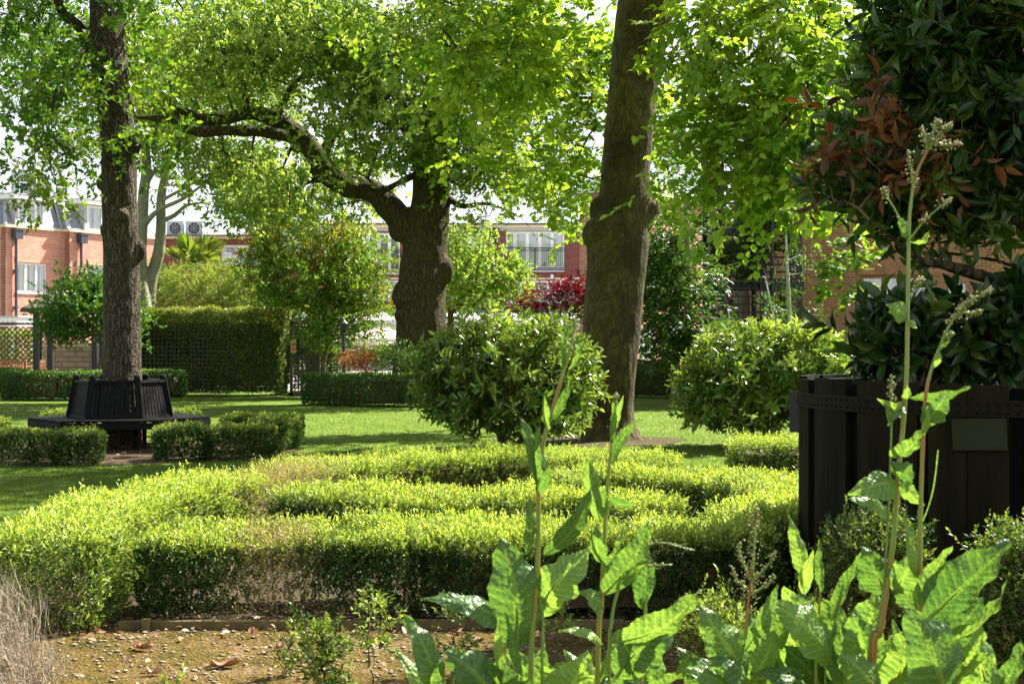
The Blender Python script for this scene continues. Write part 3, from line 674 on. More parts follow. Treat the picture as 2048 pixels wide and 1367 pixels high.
# roof railing
d = MB(); zr = zt+.16
xs = np.arange(.7, xe-.9, 1.05)
for i, x in enumerate(xs): d.tube([(x, 1.1, zr), (x, 1.1, zr+1.05)], [.022]*2, 6)
for zz in (.55, 1.05): d.tube([(xs[0], 1.1, zr+zz), (xs[-1], 1.1, zr+zz)], [.02]*2, 6)
d.build('roof_railing', M['galv'], LB)
d = MB(); d.bx(.2, 1.0, 1.9, 4, zr, zr+1.5)
pl_ = d.build('plant_enclosure', plain('blue_grey_panel', (.22, .29, .31), .4), LB)
d = MB()
for x in (.18, .62, 1.02): d.bx(x-.03, x+.03, 1.83, 1.897, zr, zr+1.56)
d.build('enclosure_posts', M['galv'], LB)
def ac_unit(loc, rz, label, w=.95, h=1.25, parent_name='air_conditioner', fans=1, group='air conditioners on the roofs', face=(0,)):
    t = thing('air_conditioner', label, 'air conditioner', loc, rz, group)
    c = MB(); c.bx(-w/2, w/2, -.19, .19, .08, h); c.bx(-w/2, -w/2+.12, -.2, .2, 0, .08); c.bx(w/2-.12, w/2, -.2, .2, 0, .08); c.bx(-w/2-.01, w/2+.01, -.205, .205, h, h+.03)
    c.build('casing', M['acgrey'], t, bevel=.012)
    for k in range(fans):
        zc = h*(k+.5)/fans+.04; rr = min(w*.36, h/fans*.42)
        f = MB(); a = np.linspace(0, 6.283, 25)
        f.tube([(rr*math.cos(q), -.205, zc+rr*math.sin(q)) for q in a], [.018]*25, 6, cap=False)
        f.tube([(rr*.55*math.cos(q), -.205, zc+rr*.55*math.sin(q)) for q in a], [.01]*25, 5, cap=False)
        for q in range(8): f.bar((0, -.205, zc), (rr*math.cos(q*.785), -.205, zc+rr*math.sin(q*.785)), .014)
        g = f.build('fan_grille', M['galv'], t)
        f = MB(); f.add([(0, -.1915, zc)]+[(rr*math.cos(q), -.1915, zc+rr*math.sin(q)) for q in a[:-1]], [(0, i+1, (i+1) % 24+1) for i in range(24)])
        for q in range(3):
            an = q*2.094; f.add([(0, -.197, zc), (rr*.85*math.cos(an), -.197, zc+rr*.85*math.sin(an)), (rr*.85*math.cos(an+.8), -.194, zc+rr*.85*math.sin(an+.8))], [(0, 1, 2)])
        f.build('fan', M['blackiron'], g)
    return t
rot = math.atan2(.876, .484)
def lb_world(x, y, z): return (U0[0]+x*math.cos(rot)-y*math.sin(rot), 62+x*math.sin(rot)+y*math.cos(rot), z)
ac_unit(lb_world(ux(104), 1.75, zr), rot-.9, 'large pale air conditioner at the left end of the slate roof behind the railing', 1.1, 1.15)
ac_unit(lb_world(ux(142), 1.75, zr), rot-.3, 'air conditioner in the middle of the slate roof above the dormers', .95, 1.0)
ac_unit(lb_world(ux(172), 1.75, zr), rot-.3, 'air conditioner on the slate roof nearest the ridged tree trunk', .95, .9)
# low flat-roofed block in front of the left building
lc = thing('entrance_canopy', 'white edged flat canopy at the foot of the orange brick building, far left', 'canopy', P(-10, 683, 58)*[1, 1, 0])
b = MB(); b.bx(-2.5, 1.1, -.6, 1.5, 2.15, 2.5); b.build('fascia', M['white'], lc); b = MB(); b.bx(-2.6, 1.2, -.7, 1.6, 2.503, 2.56); b.build('lead_cap', M['lead'], lc)
b = MB(); b.bx(-2.4, -2.25, -.5, -.35, 0, 2.148); b.bx(.75, .9, -.5, -.35, 0, 2.148); b.build('posts', M['white'], lc)

# ------------------------------------------------------------------ middle building
def mx(px, D=84): return (px-CX)/S*D
def mz(py, D=84): return EYE+(CY-py)/S*D
MBt = thing('terrace_building', 'long dark red brick building with french windows beyond the oak', 'building', (0, 84, 0))
wins = [(715, 800, 466, 541, 4, 'french_window'), (862, 966, 466, 500, 4, 'window'), (1012, 1030, 463, 501, 1, 'window'), (1030, 1129, 463, 536, 4, 'french_window'), (1210, 1300, 463, 536, 4, 'french_window'),
        (560, 640, 466, 500, 3, 'window'), (905, 965, 560, 597, 3, 'window'), (1015, 1150, 561, 604, 5, 'window'), (715, 800, 561, 600, 4, 'window'), (1210, 1300, 561, 600, 4, 'window')]
ops = [(mx(a), mx(b_), mz(d_), mz(c_)) for a, b_, c_, d_, n_, k_ in wins]
zt = mz(462); b = MB(); wall(b, mx(528), mx(1500), 0, zt, 0, .35, ops); b.bx(mx(528)+.003, mx(1500)-.003, .36, 10, 0, zt); b.build('wall', M['redbrick'], MBt)
for (a, b_, c_, d_, n_, k_) in wins:
    window(MBt, mx(a), mx(b_), mz(d_), mz(c_), 0, n_, .1, .05, name=k_, mull=.2 if k_ == 'french_window' else .15, bars=(mz(c_)-.32,) if k_ == 'x' else ())
b = MB(); b.bx(mx(528)-.1, mx(1500), -.1, .4, zt+.003, mz(456)); b.build('grey_band', M['lead'], MBt)
b = MB(); b.bx(mx(528)-.25, mx(1500), -.28, .5, mz(456)+.003, mz(450)); b.build('fascia', M['cream'], MBt)
b = MB(); b.bx(mx(528)-.3, mx(1500), -.38, 10, mz(450)+.003, mz(447)); b.build('roof', M['pipe'], MBt)
b = MB(); b.bx(mx(1048), mx(1500), -.05, -.002, mz(559), mz(555)); b.bx(mx(700), mx(968), -.05, -.002, mz(559), mz(555)); b.build('cream_string_course', M['cream'], MBt)
def balcony(xa, xb, zb, zt_):
    d = MB(); y = -.22
    for zz in (zt_, zt_-.14, zb): d.bx(xa, xb, y-.02, y+.02, zz-.02, zz+.02)
    for x in np.linspace(xa, xb, int((xb-xa)/.115)): d.bx(x-.009, x+.009, y-.009, y+.009, zb, zt_-.02)
    for x in (xa, (xa+xb)/2, xb): d.bx(x-.025, x+.025, y-.026, y+.026, zb-.2, zt_+.02)
    for x in (xa, xb): d.bx(x-.018, x+.018, y+.03, .0, zt_-.03, zt_)
    return d.build('balcony_railing', M['blackiron'], MBt)
balcony(mx(1011), mx(1129), mz(536), mz(496)); balcony(mx(713), mx(802), mz(541), mz(500)); balcony(mx(1208), mx(1302), mz(536), mz(496))
b = MB()
for (a, b_, c_) in ((1030, 1131, 540), (713, 802, 545), (1208, 1302, 540), (862, 968, 503)): b.bx(mx(a), mx(b_), -.3, -.003, mz(c_+4), mz(c_)-.02)
b.build('window_ledges', M['lead'], MBt)
b = MB(); x = mx(988); b.tube([(x, -.15, 3.2), (x, -.15, mz(470))], [.09]*2, 8); b.bx(x-.3, x+.3, -.42, -.02, mz(474), mz(458)); b.tube([(mx(1161), -.12, 3.2), (mx(1161), -.12, mz(495))], [.05]*2, 8); b.build('downpipe', M['pipe'], MBt)
b = MB(); b.bx(mx(1104)-.09, mx(1104)+.09, -.16, -.003, mz(557), mz(549)); b.build('wall_light', M['white'], MBt)
def thinrail(root, xa, xb, y, z0, h, gap, mat='galv', r=.02, name='roof_railing', rails=(.5, 1.)):
    d = MB()
    for x in np.arange(xa, xb, gap): d.tube([(x, y, z0), (x, y, z0+h)], [r]*2, 5)
    for q in rails: d.tube([(xa, y, z0+h*q), (xb, y, z0+h*q)], [r*.8]*2, 5)
    return d.build(name, M[mat], root)
thinrail(MBt, mx(540), mx(1480), 1.2, mz(447), 1.1, 1.15, r=.016)
# wing on the left
WG = thing('building_wing', 'lower red brick wing with white windows behind the palm', 'building', (0, 88, 0))
wz = lambda py: mz(py, 88); wx = lambda px: mx(px, 88)
o1 = (wx(443), wx(520), wz(530), wz(490)); b = MB(); wall(b, wx(300), wx(527), 0, wz(478), 0, .35, [o1]); b.bx(wx(300)+.003, wx(527)-.003, .36, 8, 0, wz(478)); b.build('wall', M['redbrick'], WG)
window(WG, *o1, 0, 3, .12, .05)
b = MB(); b.bx(wx(296), wx(527), -.25, .5, wz(478)+.003, wz(472.5)); b.build('fascia', M['cream'], WG)
b = MB(); b.bx(wx(294), wx(527), -.35, 8, wz(472.5)+.003, wz(470)); b.build('roof', M['pipe'], WG)
thinrail(WG, wx(302), wx(525), 1.0, wz(470), 1.35, 1.0, r=.018)
for k, (px, lb) in enumerate(((345, 'left fan unit of the pair on the flat roof above the palm'), (383, 'right fan unit of the pair on the flat roof above the palm'))):
    ac_unit((wx(px), 88.9, wz(470)), 0, lb, 1.05, .88)
# glazed garden room in front of the middle building
CR = thing('garden_room', 'white framed glazed garden room under the red brick building', 'building', (0, 76, 0))
gx = lambda px: mx(px, 76); gz = lambda py: mz(py, 76)
b = MB()
xs = np.linspace(gx(560), gx(1330), 20)
for x in xs: b.bx(x-.07, x+.07, 0, .14, 0, gz(657))
b.bx(xs[0]-.07, xs[-1]+.07, -.01, .15, gz(657)+.002, gz(650)); b.bx(xs[0], xs[-1], .03, .11, 0, .25); b.bx(xs[0], xs[-1], .035, .105, gz(665)-.05, gz(665))
b.build('frame', M['white'], CR)
b = MB(); b.bx(xs[0]-.3, xs[-1]+.3, -.35, .5, gz(650)+.003, gz(640)); b.build('fascia', M['white'], CR)
b = MB(); b.add([(xs[0]-.3, -.35, gz(640)+.004), (xs[-1]+.3, -.35, gz(640)+.004), (xs[-1]+.3, 7.6, gz(612)), (xs[0]-.3, 7.6, gz(612))], [(0, 1, 2, 3)]); b.build('roof', plain('pale_roof_sheet', (.55, .57, .60), .5), CR)
for k in range(19):
    b = MB(); b.add([(xs[k]+.07, .07, .25), (xs[k+1]-.07, .07, .25), (xs[k+1]-.07, .07, gz(657)), (xs[k]+.07, .07, gz(657))], [(0, 1, 2, 3)]); b.build('pane', M['glass'], CR)
b = MB(); b.bx(xs[0], xs[-1], 3.0, 3.1, 0, gz(650)); b.build('back_wall', plain('dim_inner_wall', (.16, .18, .14), .9, var=.3, scale=.8), CR)

# ------------------------------------------------------------------ sunlit brick building behind the right-hand trees
SB = thing('brick_house', 'sunlit orange brick house glimpsed behind the dark trees right of the mossy trunk', 'building', (P(1266, 683, 52)[0], 52, 0), R(60))
sw = (.5, 2.1, .75, 2.05); b = MB(); wall(b, 0, 7, 0, 7.0, 0, .3, [sw, (1.0, 2.6, 3.6, 4.9)]); b.bx(0.003, 6.997, .31, 2.2, 0, 7.0); b.build('wall', M['orangebrick'], SB)
window(SB, *sw, 0, 3, .08, .05, name='french_window', bars=(1.3, 1.8)); window(SB, 1.0, 2.6, 3.6, 4.9, 0, 2, .08, .05)
b = MB(); b.add([(-.3, -.3, 7.003), (7.3, -.3, 7.003), (7.3, 2.5, 7.003), (-.3, 2.5, 7.003), (1.0, 1.1, 8), (6, 1.1, 8)], [(0, 1, 5, 4), (1, 2, 5), (2, 3, 4, 5), (3, 0, 4), (0, 3, 2, 1)]); b.build('roof', M['slate'], SB)

# ------------------------------------------------------------------ right brown brick building
RB = thing('brown_brick_building', 'brown brick wall with a curtained window behind the planted tub', 'building', (0, 40, 0))
rx = lambda px: mx(px, 40); rz_ = lambda py: mz(py, 40)
o1 = (rx(1722), rx(1866), rz_(625), rz_(550)); o2 = (rx(1722), rx(1800), .1, rz_(655))
b = MB(); wall(b, rx(1590), rx(2350), 0, 8.6, 0, .33, [o1, o2]); b.bx(rx(1590)+.003, rx(2350), .34, 9, 0, 8.6); b.build('wall', M['buffbrick'], RB)
b = MB(); b.bx(rx(1714), rx(1892), -.03, -.002, rz_(550)+.01, rz_(519)); b.build('lintel_panel', plain('reddish_boards', (.36, .15, .09), .8, var=.25, scale=3), RB)
window(RB, *o1, 0, 3, .09, .07, fmat='teak'); window(RB, *o2, 0, 1, .08, .07, fmat='teak', name='door', curt=False)
b = MB(); b.bx(rx(1590)-.2, rx(2350), -.35, 9.2, 8.603, 8.8); b.build('roof', M['pipe'], RB)
sg = thing('wall_notice', 'small pale blue notice on the brown brick wall', 'sign', (rx(1913), 39.985, rz_(580)))
b = MB(); b.bx(-.24, .24, -.02, .01, -.18, .18); b.build('board', M['signb'], sg)
b = MB(); b.bx(-.2, .2, -.026, -.0205, -.16, .16, 0); b.bx(-.16, .12, -.031, -.0265, .06, .09, 1); b.bx(-.16, .1, -.031, -.0265, -.01, .02, 1); b.bx(-.16, .14, -.031, -.0265, -.08, -.05, 1); b.build('sheet', [M['white'], M['pipe']], sg)

# ------------------------------------------------------------------ black fire escape
FD = 36.5; fx = lambda px: mx(px, FD); fz = lambda py: mz(py, FD)
FE = thing('fire_escape', 'black iron fire escape stair climbing past the ivy', 'staircase', (fx(1500), FD, 0))
FE_l = lambda o: att(o, FE)
for (px, dy) in ((1424, 0), (1446, .35), (1524, 0), (1524, 1.3), (1598, 0), (1598, 1.3), (1424, 1.3)):
    b = MB(); b.bx(fx(px)-.07, fx(px)+.07, FD+dy-.07, FD+dy+.07, 0, fz(250 if px < 1530 else 430)); FE_l(b.build('post', M['blackiron']))
for (a, c, py) in ((1410, 1606, 566), (1410, 1530, 458), (1520, 1606, 440), (1410, 1606, 345)):
    b = MB(); b.bx(fx(a), fx(c), FD-.1, FD+1.4, fz(py)-.06, fz(py)); b.bx(fx(a), fx(c), FD-.14, FD-.1, fz(py)-.2, fz(py)+.03); FE_l(b.build('landing', M['blackiron']))
def flight(x0, x1, z0, z1, n, y0, y1):
    b = MB()
    for i in range(n):
        t = (i+.5)/n; b.bx(x0, x1, y0+(y1-y0)*t-.13, y0+(y1-y0)*t+.13, z0+(z1-z0)*t-.02, z0+(z1-z0)*t+.02)
    o = FE_l(b.build('treads', M['blackiron']))
    b = MB()
    for x in (x0, x1): b.bar((x, y0, z0-.05), (x, y1, z1-.05), .05, .26); b.bar((x, y0, z0+.95), (x, y1, z1+.95), .04)
    for i in range(0, n+1, 2):
        t = i/n
        for x in (x0, x1): b.bx(x-.012, x+.012, y0+(y1-y0)*t-.012, y0+(y1-y0)*t+.012, z0+(z1-z0)*t, z0+(z1-z0)*t+.95)
    FE_l(b.build('stringers', M['blackiron'])); return o
flight(fx(1502), fx(1592), fz(566), fz(442), 8, FD-.1, FD+1.5); flight(fx(1432), fx(1515), fz(458), fz(345), 7, FD-.1, FD+1.4); flight(fx(1432), fx(1515), .3, fz(570), 13, FD-3.2, FD-.2)
for (a, c, py) in ((1410, 1500, 566), (1520, 1606, 440), (1410, 1606, 345)):
    b = MB()
    for x in np.arange(fx(a), fx(c), .13): b.bx(x-.01, x+.01, FD-.13, FD-.11, fz(py), fz(py)+1.0)
    for q in (.5, 1.): b.bx(fx(a), fx(c), FD-.14, FD-.10, fz(py)+q-.02, fz(py)+q+.02)
    FE_l(b.build('railing', M['blackiron']))
IG = thing('iron_fence', 'black iron bar fence at the foot of the fire escape', 'fence', (fx(1480), FD-1.2, 0))
b = MB()
for x in np.arange(fx(1440), fx(1560), .14): b.tube([(x, FD-1.2, 0), (x, FD-1.2, fz(561))], [.012]*2, 5)
for z in (.3, fz(566)): b.bx(fx(1438), fx(1562), FD-1.23, FD-1.17, z-.02, z+.02)
att(b.build('bars', M['trelliswood']), IG)
LT = thing('lantern', 'black lantern on a tall post above the fire escape', 'lantern', (fx(1537), FD-.5, 0))
b = MB(); b.tube([(fx(1537), FD-.5, 0), (fx(1537), FD-.5, fz(262))], [.06, .045], 8); att(b.build('post', M['blackiron']), LT)
b = MB(); z = fz(262); q = fx(1537); b.tube([(q, FD-.5, z), (q, FD-.5, z+.3)], [.12, .2], 6); b.tube([(q, FD-.5, z+.3), (q, FD-.5, z+.36), (q, FD-.5, z+.55)], [.27, .2, .03], 6); att(b.build('lantern_head', M['blackiron']), LT)
# ================================================================== TREES
def limb(pl): return [P(*q) for q in pl]
def rads(ws, Ds): return [w_/2/S*D for w_, D in zip(ws, Ds)]
def tree(name, label, cat, base, woods, blobspec, seed, kw, barkm, mat, rtip=.006, gap=-.3, f=.8, ex=.42, voxel=.03, bumps=(), amp=.012, bf=7, group=None, step=.5, rmax=.09, sag=.06, extra_seed=(), seedfrom=0):
    root = thing(name, label, cat, base, group=group)
    o = solid_wood('trunk', woods, M[barkm], voxel, 5, amp=amp, f=bf, blobs_=bumps); att(o, root)
    C = blobs(blobspec, seed, gap, f)
    if name == 'beech_tree':      # no sprays hang in front of the bole
        px = CX+C[:, 0]/C[:, 1]*S; k = (px > 1110) & (px < 1370) & (C[:, 2] < 7.2) & (C[:, 1] < 24.2); C[k, 1] = 24.4+RS.rand(k.sum())
    seeds = np.vstack([catmull(p, 5) for p, r in woods[seedfrom:]]); seeds = seeds[seeds[:, 2] > 1.7]
    N, ch, ld, dr = grow(seeds, C, step, sag, seed)
    br = twigs_mesh('branches', N, ch, ld, rtip, M[barkm] if rtip > .003 else M['twig'], ex, 5, rmax)
    cr, st = crown('crown', C, dr, mat, **kw); add_twig(br, st); att(br, root); att(cr, root)
    return root, C

# left tree with the bench round it
D = 20.2
lp = [(212, 0), (216, 100), (229, 200), (237, 300), (239, 400), (242, 500), (243, 600), (244, 700), (244, 800), (245, 880), (245, 903)]
lw = [66, 72, 70, 68, 68, 70, 73, 76, 78, 84, 96]
up_ = [(190, -300, D+.6), (200, -150, D+.3)]
main = limb(up_+[(x, y, D) for x, y in lp]); mr_ = rads([52, 60]+lw, [D]*13)
brL = limb([(206, 130, D), (176, 95, D), (160, 55, D-.1), (122, 20, D-.3), (100, -60, D-.6), (60, -160, D-1)])
brR = limb([(262, 300, D), (282, 292, D-.3), (300, 265, D-.6)])
brL2 = limb([(196, 118, D), (172, 98, D-.4), (150, 140, D-.8), (112, 180, D-1.1), (104, 250, D-1.3), (100, 300, D-1.4)])
br3 = limb([(215, 60, D), (250, -60, D+.6), (330, -160, D+1.2)])
bm_ = [(P(203, 165, D-.12), (.1, .1, .14)), (P(236, 215, D-.25), (.1, .1, .12)), (P(262, 290, D-.1), (.13, .12, .2)), (P(206, 365, D), (.09, .09, .12)), (P(240, 430, D-.22), (.12, .08, .1)), (P(278, 500, D), (.1, .1, .16)), (P(215, 460, D-.1), (.11, .1, .12))]
tree('tree', 'straight ridged trunk rising through the black hexagonal bench', 'tree', P(245, 683, D)*[1, 1, 0],
     [(main, mr_), (brL, rads([26, 24, 22, 18, 16, 12], [D]*6)), (brR, rads([14, 9, 5], [D]*3)), (brL2, rads([10, 9, 8, 7, 5, 3], [D]*6)), (br3, rads([30, 24, 16], [D]*3))],
     [(60, 70, D-.5, 90, 110, 1.8, 46), (135, 160, D-.8, 60, 80, 1.4, 34), (60, 225, D, 60, 55, 1.2, 15), (115, 285, D-1, 80, 50, 1.0, 16), (35, 340, D-1.5, 45, 40, .5, 9), (100, 395, D-1.6, 55, 25, .4, 5), (165, 315, D-.8, 40, 35, .8, 7),
      (290, 90, D+.5, 60, 110, 1.2, 22), (300, 290, D-.4, 40, 60, .8, 9), (230, 20, D-1.2, 40, 30, .6, 8), (120, -120, D, 260, 140, 3, 70), (340, -160, D+1, 200, 140, 3, 50)], 11,
     dict(m=5, k=7, rc=.34, L=.115, W=.50, tm=T_LOBE, shoot=.24, up=.25, age0=.35, agev=.4, stick=.005), 'leftbark', M['ash'], rtip=.005, voxel=.022, amp=.008, gap=-.45, bf=9, bumps=bm_, step=.3)

# big oak
D = 36.0
tr = limb([(848, -260, D), (866, -120, D), (872, 0, D), (882, 100, D), (878, 200, D), (858, 290, D), (862, 350, D), (862, 400, D), (856, 450, D), (850, 500, D), (845, 545, D), (842, 600, D), (843, 650, D), (842, 700, D), (840, 760, D), (838, 808, D)])
trw = rads([28, 40, 52, 58, 62, 66, 74, 78, 86, 92, 97, 102, 102, 106, 116, 132], [D]*16)
l1 = limb([(842, 500, D), (815, 455, D), (775, 410, D), (745, 383, D), (700, 372, D), (662, 352, D), (632, 312, D), (600, 272, D), (560, 245, D), (510, 226, D), (455, 236, D), (410, 240, D), (365, 225, D), (318, 208, D+.3), (270, 205, D+.6)])
l1w = rads([60, 56, 52, 47, 43, 46, 40, 38, 36, 31, 26, 27, 24, 18, 10], [D]*15)
l2 = limb([(600, 280, D), (555, 268, D-.3), (500, 262, D-.5), (440, 262, D-.8), (385, 262, D-1), (330, 240, D-1.2), (270, 235, D-1.5)])
l3 = limb([(548, 245, D), (568, 205, D-.3), (590, 165, D-.6), (620, 150, D-.8), (690, 132, D-1)])
l4 = limb([(868, 340, D), (825, 352, D-.4), (790, 370, D-.6), (760, 385, D-.6)])
l5 = limb([(895, 345, D), (940, 355, D-.5), (1000, 372, D-.8), (1060, 395, D-1)])
l6 = limb([(895, 395, D), (925, 412, D-.5), (975, 408, D-.8), (1040, 435, D-1), (1075, 480, D-1.2)])
l7 = limb([(878, 180, D), (950, 100, D-.5), (1030, 40, D-1), (1100, -60, D-1.5)])
l8 = limb([(640, 330, D), (672, 262, D+.4), (740, 240, D+.6), (800, 225, D+.6)])
l9 = limb([(876, 140, D), (780, 50, D), (640, 10, D), (480, 10, D-.5), (380, -40, D-1)])
l10 = limb([(500, 228, D), (470, 130, D-.4), (400, 60, D-.7), (330, -30, D-1)])
tree('oak_tree', 'huge oak with a long mossy limb sweeping left over the lawn', 'tree', P(842, 683, D)*[1, 1, 0],
     [(tr, trw), (l1, l1w), (l2, rads([26, 24, 23, 22, 20, 14, 8], [D]*7)), (l3, rads([16, 13, 12, 12, 7], [D]*5)), (l4, rads([18, 15, 13, 14], [D]*4)), (l5, rads([14, 12, 8, 5], [D]*4)), (l6, rads([16, 14, 10, 7, 4], [D]*5)),
      (l7, rads([30, 24, 16, 10], [D]*4)), (l8, rads([24, 20, 14, 8], [D]*4)), (l9, rads([34, 28, 20, 14, 8], [D]*5)), (l10, rads([14, 12, 9, 5], [D]*4))],
     [(420, 110, D-1.5, 160, 85, 2.5, 90), (560, 70, D-2, 150, 85, 3, 110), (700, 90, D-2.4, 130, 95, 2, 105), (690, 215, D-1.8, 90, 60, 1.4, 36), (520, 190, D+1.8, 130, 60, 1.2, 46), (780, 190, D-2.2, 100, 90, 1.6, 56), (780, 300, D-2, 110, 40, 1.2, 30),
      (900, 280, D-1.6, 100, 60, 1.5, 44), (960, 335, D-1.5, 100, 45, 1.3, 52), (1060, 365, D-1.5, 70, 30, 1.0, 24), (1160, 430, D-1.5, 16, 40, .6, 4), (900, 110, D-1, 120, 110, 2.5, 60), (1020, 150, D-1, 100, 120, 2, 70),
      (470, 335, D+1, 120, 50, 1.2, 50), (560, 385, D+.4, 90, 55, 1.4, 50), (520, 420, D-1.2, 80, 35, 1.2, 30), (360, 300, D+1, 60, 30, .9, 12), (690, 350, D+1.5, 80, 50, 1.2, 30), (300, 150, D-1, 50, 110, 1.5, 30), (470, 222, D-1.2, 50, 10, .4, 4), (610, 300, D-1.2, 24, 16, .4, 2), (690, 340, D-1.2, 40, 12, .4, 3),
      (700, 420, D+1.5, 60, 30, 1.0, 12), (980, 30, D, 160, 110, 3, 60), (600, -130, D, 380, 130, 4, 110), (950, -130, D, 200, 140, 3, 50), (960, 445, D-1, 50, 25, .5, 5)], 21,
     dict(m=8, k=7, rc=.62, L=.15, W=.52, tm=T_DIA, shoot=.34, up=.35, age0=.5, agev=.45), 'oakbark', M['oak'], rtip=.009, voxel=.04, amp=.022, bf=4, gap=-.5, f=.7, step=.6,
     bumps=[(P(812, 590, D-.35), (.36, .33, .42)), (P(808, 632, D-.35), (.25, .25, .2)), (P(888, 540, D-.1), (.26, .26, .4)), (P(700, 376, D-.1), (.3, .3, .26)), (P(865, 380, D-.35), (.22, .15, .22)), (P(595, 285, D), (.2, .2, .3)), (P(800, 455, D), (.3, .3, .4)), (P(640, 345, D), (.3, .3, .26))])

# smooth-barked beech on the right
D = 21.9
tp = [(1300, -60), (1295, 0), (1283, 50), (1275, 100), (1264, 200), (1255, 300), (1251, 350), (1250, 400), (1244, 440), (1236, 475), (1234, 520), (1230, 570), (1226, 620), (1222, 680), (1219, 740), (1217, 800), (1218, 845), (1220, 872), (1221, 900)]
tw = [128, 116, 106, 100, 97, 96, 97, 104, 114, 124, 121, 118, 117, 116, 110, 102, 106, 122, 150]
main = limb([(x, y, D) for x, y in tp])
a1 = limb([(1300, -40, D), (1370, -140, D+.4), (1450, -330, D+1)]); a2 = limb([(1292, -30, D), (1240, -160, D-.4), (1200, -400, D-.8)])
a3 = limb([(1330, -90, D), (1450, -180, D-1.5), (1600, -200, D-3), (1750, -160, D-4.5)]); a4 = limb([(1260, -120, D), (1120, -160, D-1), (980, -130, D-2), (860, -60, D-2.6)])
a5 = limb([(1290, -60, D), (1300, -200, D-2.5), (1330, -330, D-5)]); a6 = limb([(1340, -110, D), (1420, -150, D+2), (1500, -120, D+4)])
roots = [limb([(1215, 850, D), (1175, 880, D-.3), (1140, 905, D-.6)]), limb([(1225, 850, D), (1268, 882, D-.2), (1305, 906, D-.4)]), limb([(1215, 855, D-.1), (1205, 895, D-.5), (1195, 916, D-.9)]), limb([(1225, 855, D-.1), (1245, 895, D-.5), (1256, 914, D-.8)])]
beech_root, CB = tree('beech_tree', 'thick dark beech with smooth knobbly mossy bark right of centre', 'tree', P(1220, 683, D)*[1, 1, 0],
     [(main, rads(tw, [D]*19)), (a1, rads([70, 60, 40], [D]*3)), (a2, rads([70, 55, 40], [D]*3)), (a3, rads([40, 34, 26, 14], [D]*4)), (a4, rads([40, 30, 22, 12], [D]*4)), (a5, rads([50, 40, 26], [D]*3)), (a6, rads([36, 26, 14], [D]*3))]+[(r_, rads([60, 34, 8], [D]*3)) for r_ in roots],
     [(1440, 60, D-4, 110, 110, 1.4, 30), (1570, 60, D-4.4, 130, 120, 1.4, 36), (1450, 200, D-4.2, 110, 90, 1.2, 29), (1590, 190, D-4.6, 100, 90, 1.2, 29), (1430, 300, D-4.2, 85, 45, .9, 15), (1560, 295, D-4.6, 100, 50, 1.0, 20), (1400, 380, D-4.2, 40, 30, .5, 7), (1480, 370, D-4.4, 50, 22, .6, 6), (1610, 400, D-4.8, 46, 30, .6, 8), (1655, 380, D-4.6, 50, 50, .8, 8),
      (1400, 440, D-4, 20, 20, .3, 2), (1540, 480, D-4.8, 20, 10, .3, 1), (1700, 100, D-3, 90, 120, 1.2, 26),
      (1120, 60, D-1, 90, 100, 1.6, 36), (1000, 60, D-3, 120, 90, 1.4, 36), (1080, 150, D-2, 100, 50, 1.0, 20), (940, 150, D-3, 80, 55, 1.0, 14), (1020, 310, D-1, 80, 40, .7, 11), (1160, 290, D+1.2, 50, 90, .8, 20), (1190, 90, D+1.4, 60, 110, .9, 26), (1340, 200, D+1.6, 50, 150, .9, 20), (1180, 220, D+1.6, 40, 60, .8, 10), (1075, 230, D-.5, 40, 50, .7, 6), (1115, 370, D-.4, 40, 60, .7, 9), (1165, 450, D+1.3, 18, 34, .5, 3), (860, 40, D-3, 90, 60, .8, 10), (970, 210, D-3, 60, 30, .8, 6),
      (1150, -160, D-3, 300, 140, 2.4, 50), (1500, -170, D-4, 260, 140, 2, 50), (1350, -420, D+1, 420, 160, 4, 60), (930, -330, D-1.5, 300, 110, 3, 80), (640, -420, D-2, 260, 110, 2.5, 46), (1250, -330, D-3.5, 350, 110, 2.5, 60), (1700, -330, D-2, 200, 110, 2, 20), (1285, 25, D-3.5, 50, 20, .6, 4)], 31,
     dict(m=5, k=9, rc=.58, L=.12, W=.66, tm=T_OVAL, shoot=.42, flat=True, up=-.05, droop=.06, age0=.5, agev=.4, spread=.95, stick=.006, jit=.33), 'beechbark', M['beech'], rtip=.004, voxel=.026, amp=.012, bf=5, gap=-.42, f=1.0, step=.35, rmax=.06, sag=.10,
     bumps=[(P(1190, 468, D-.1), (.2, .22, .24)), (P(1206, 500, D-.25), (.16, .14, .2)), (P(1297, 415, D), (.17, .2, .16)), (P(1290, 440, D), (.13, .2, .2)), (P(1255, 480, D-.35), (.15, .09, .07)), (P(1236, 505, D-.38), (.08, .06, .1)), (P(1230, 660, D-.4), (.1, .08, .1)), (P(1195, 420, D), (.12, .2, .2)), (P(1262, 530, D-.22), (.1, .2, .4)), (P(1190, 640, D-.2), (.16, .18, .6)), (P(1248, 700, D-.2), (.13, .2, .55)), (P(1226, 640, D-.33), (.08, .08, .5))])

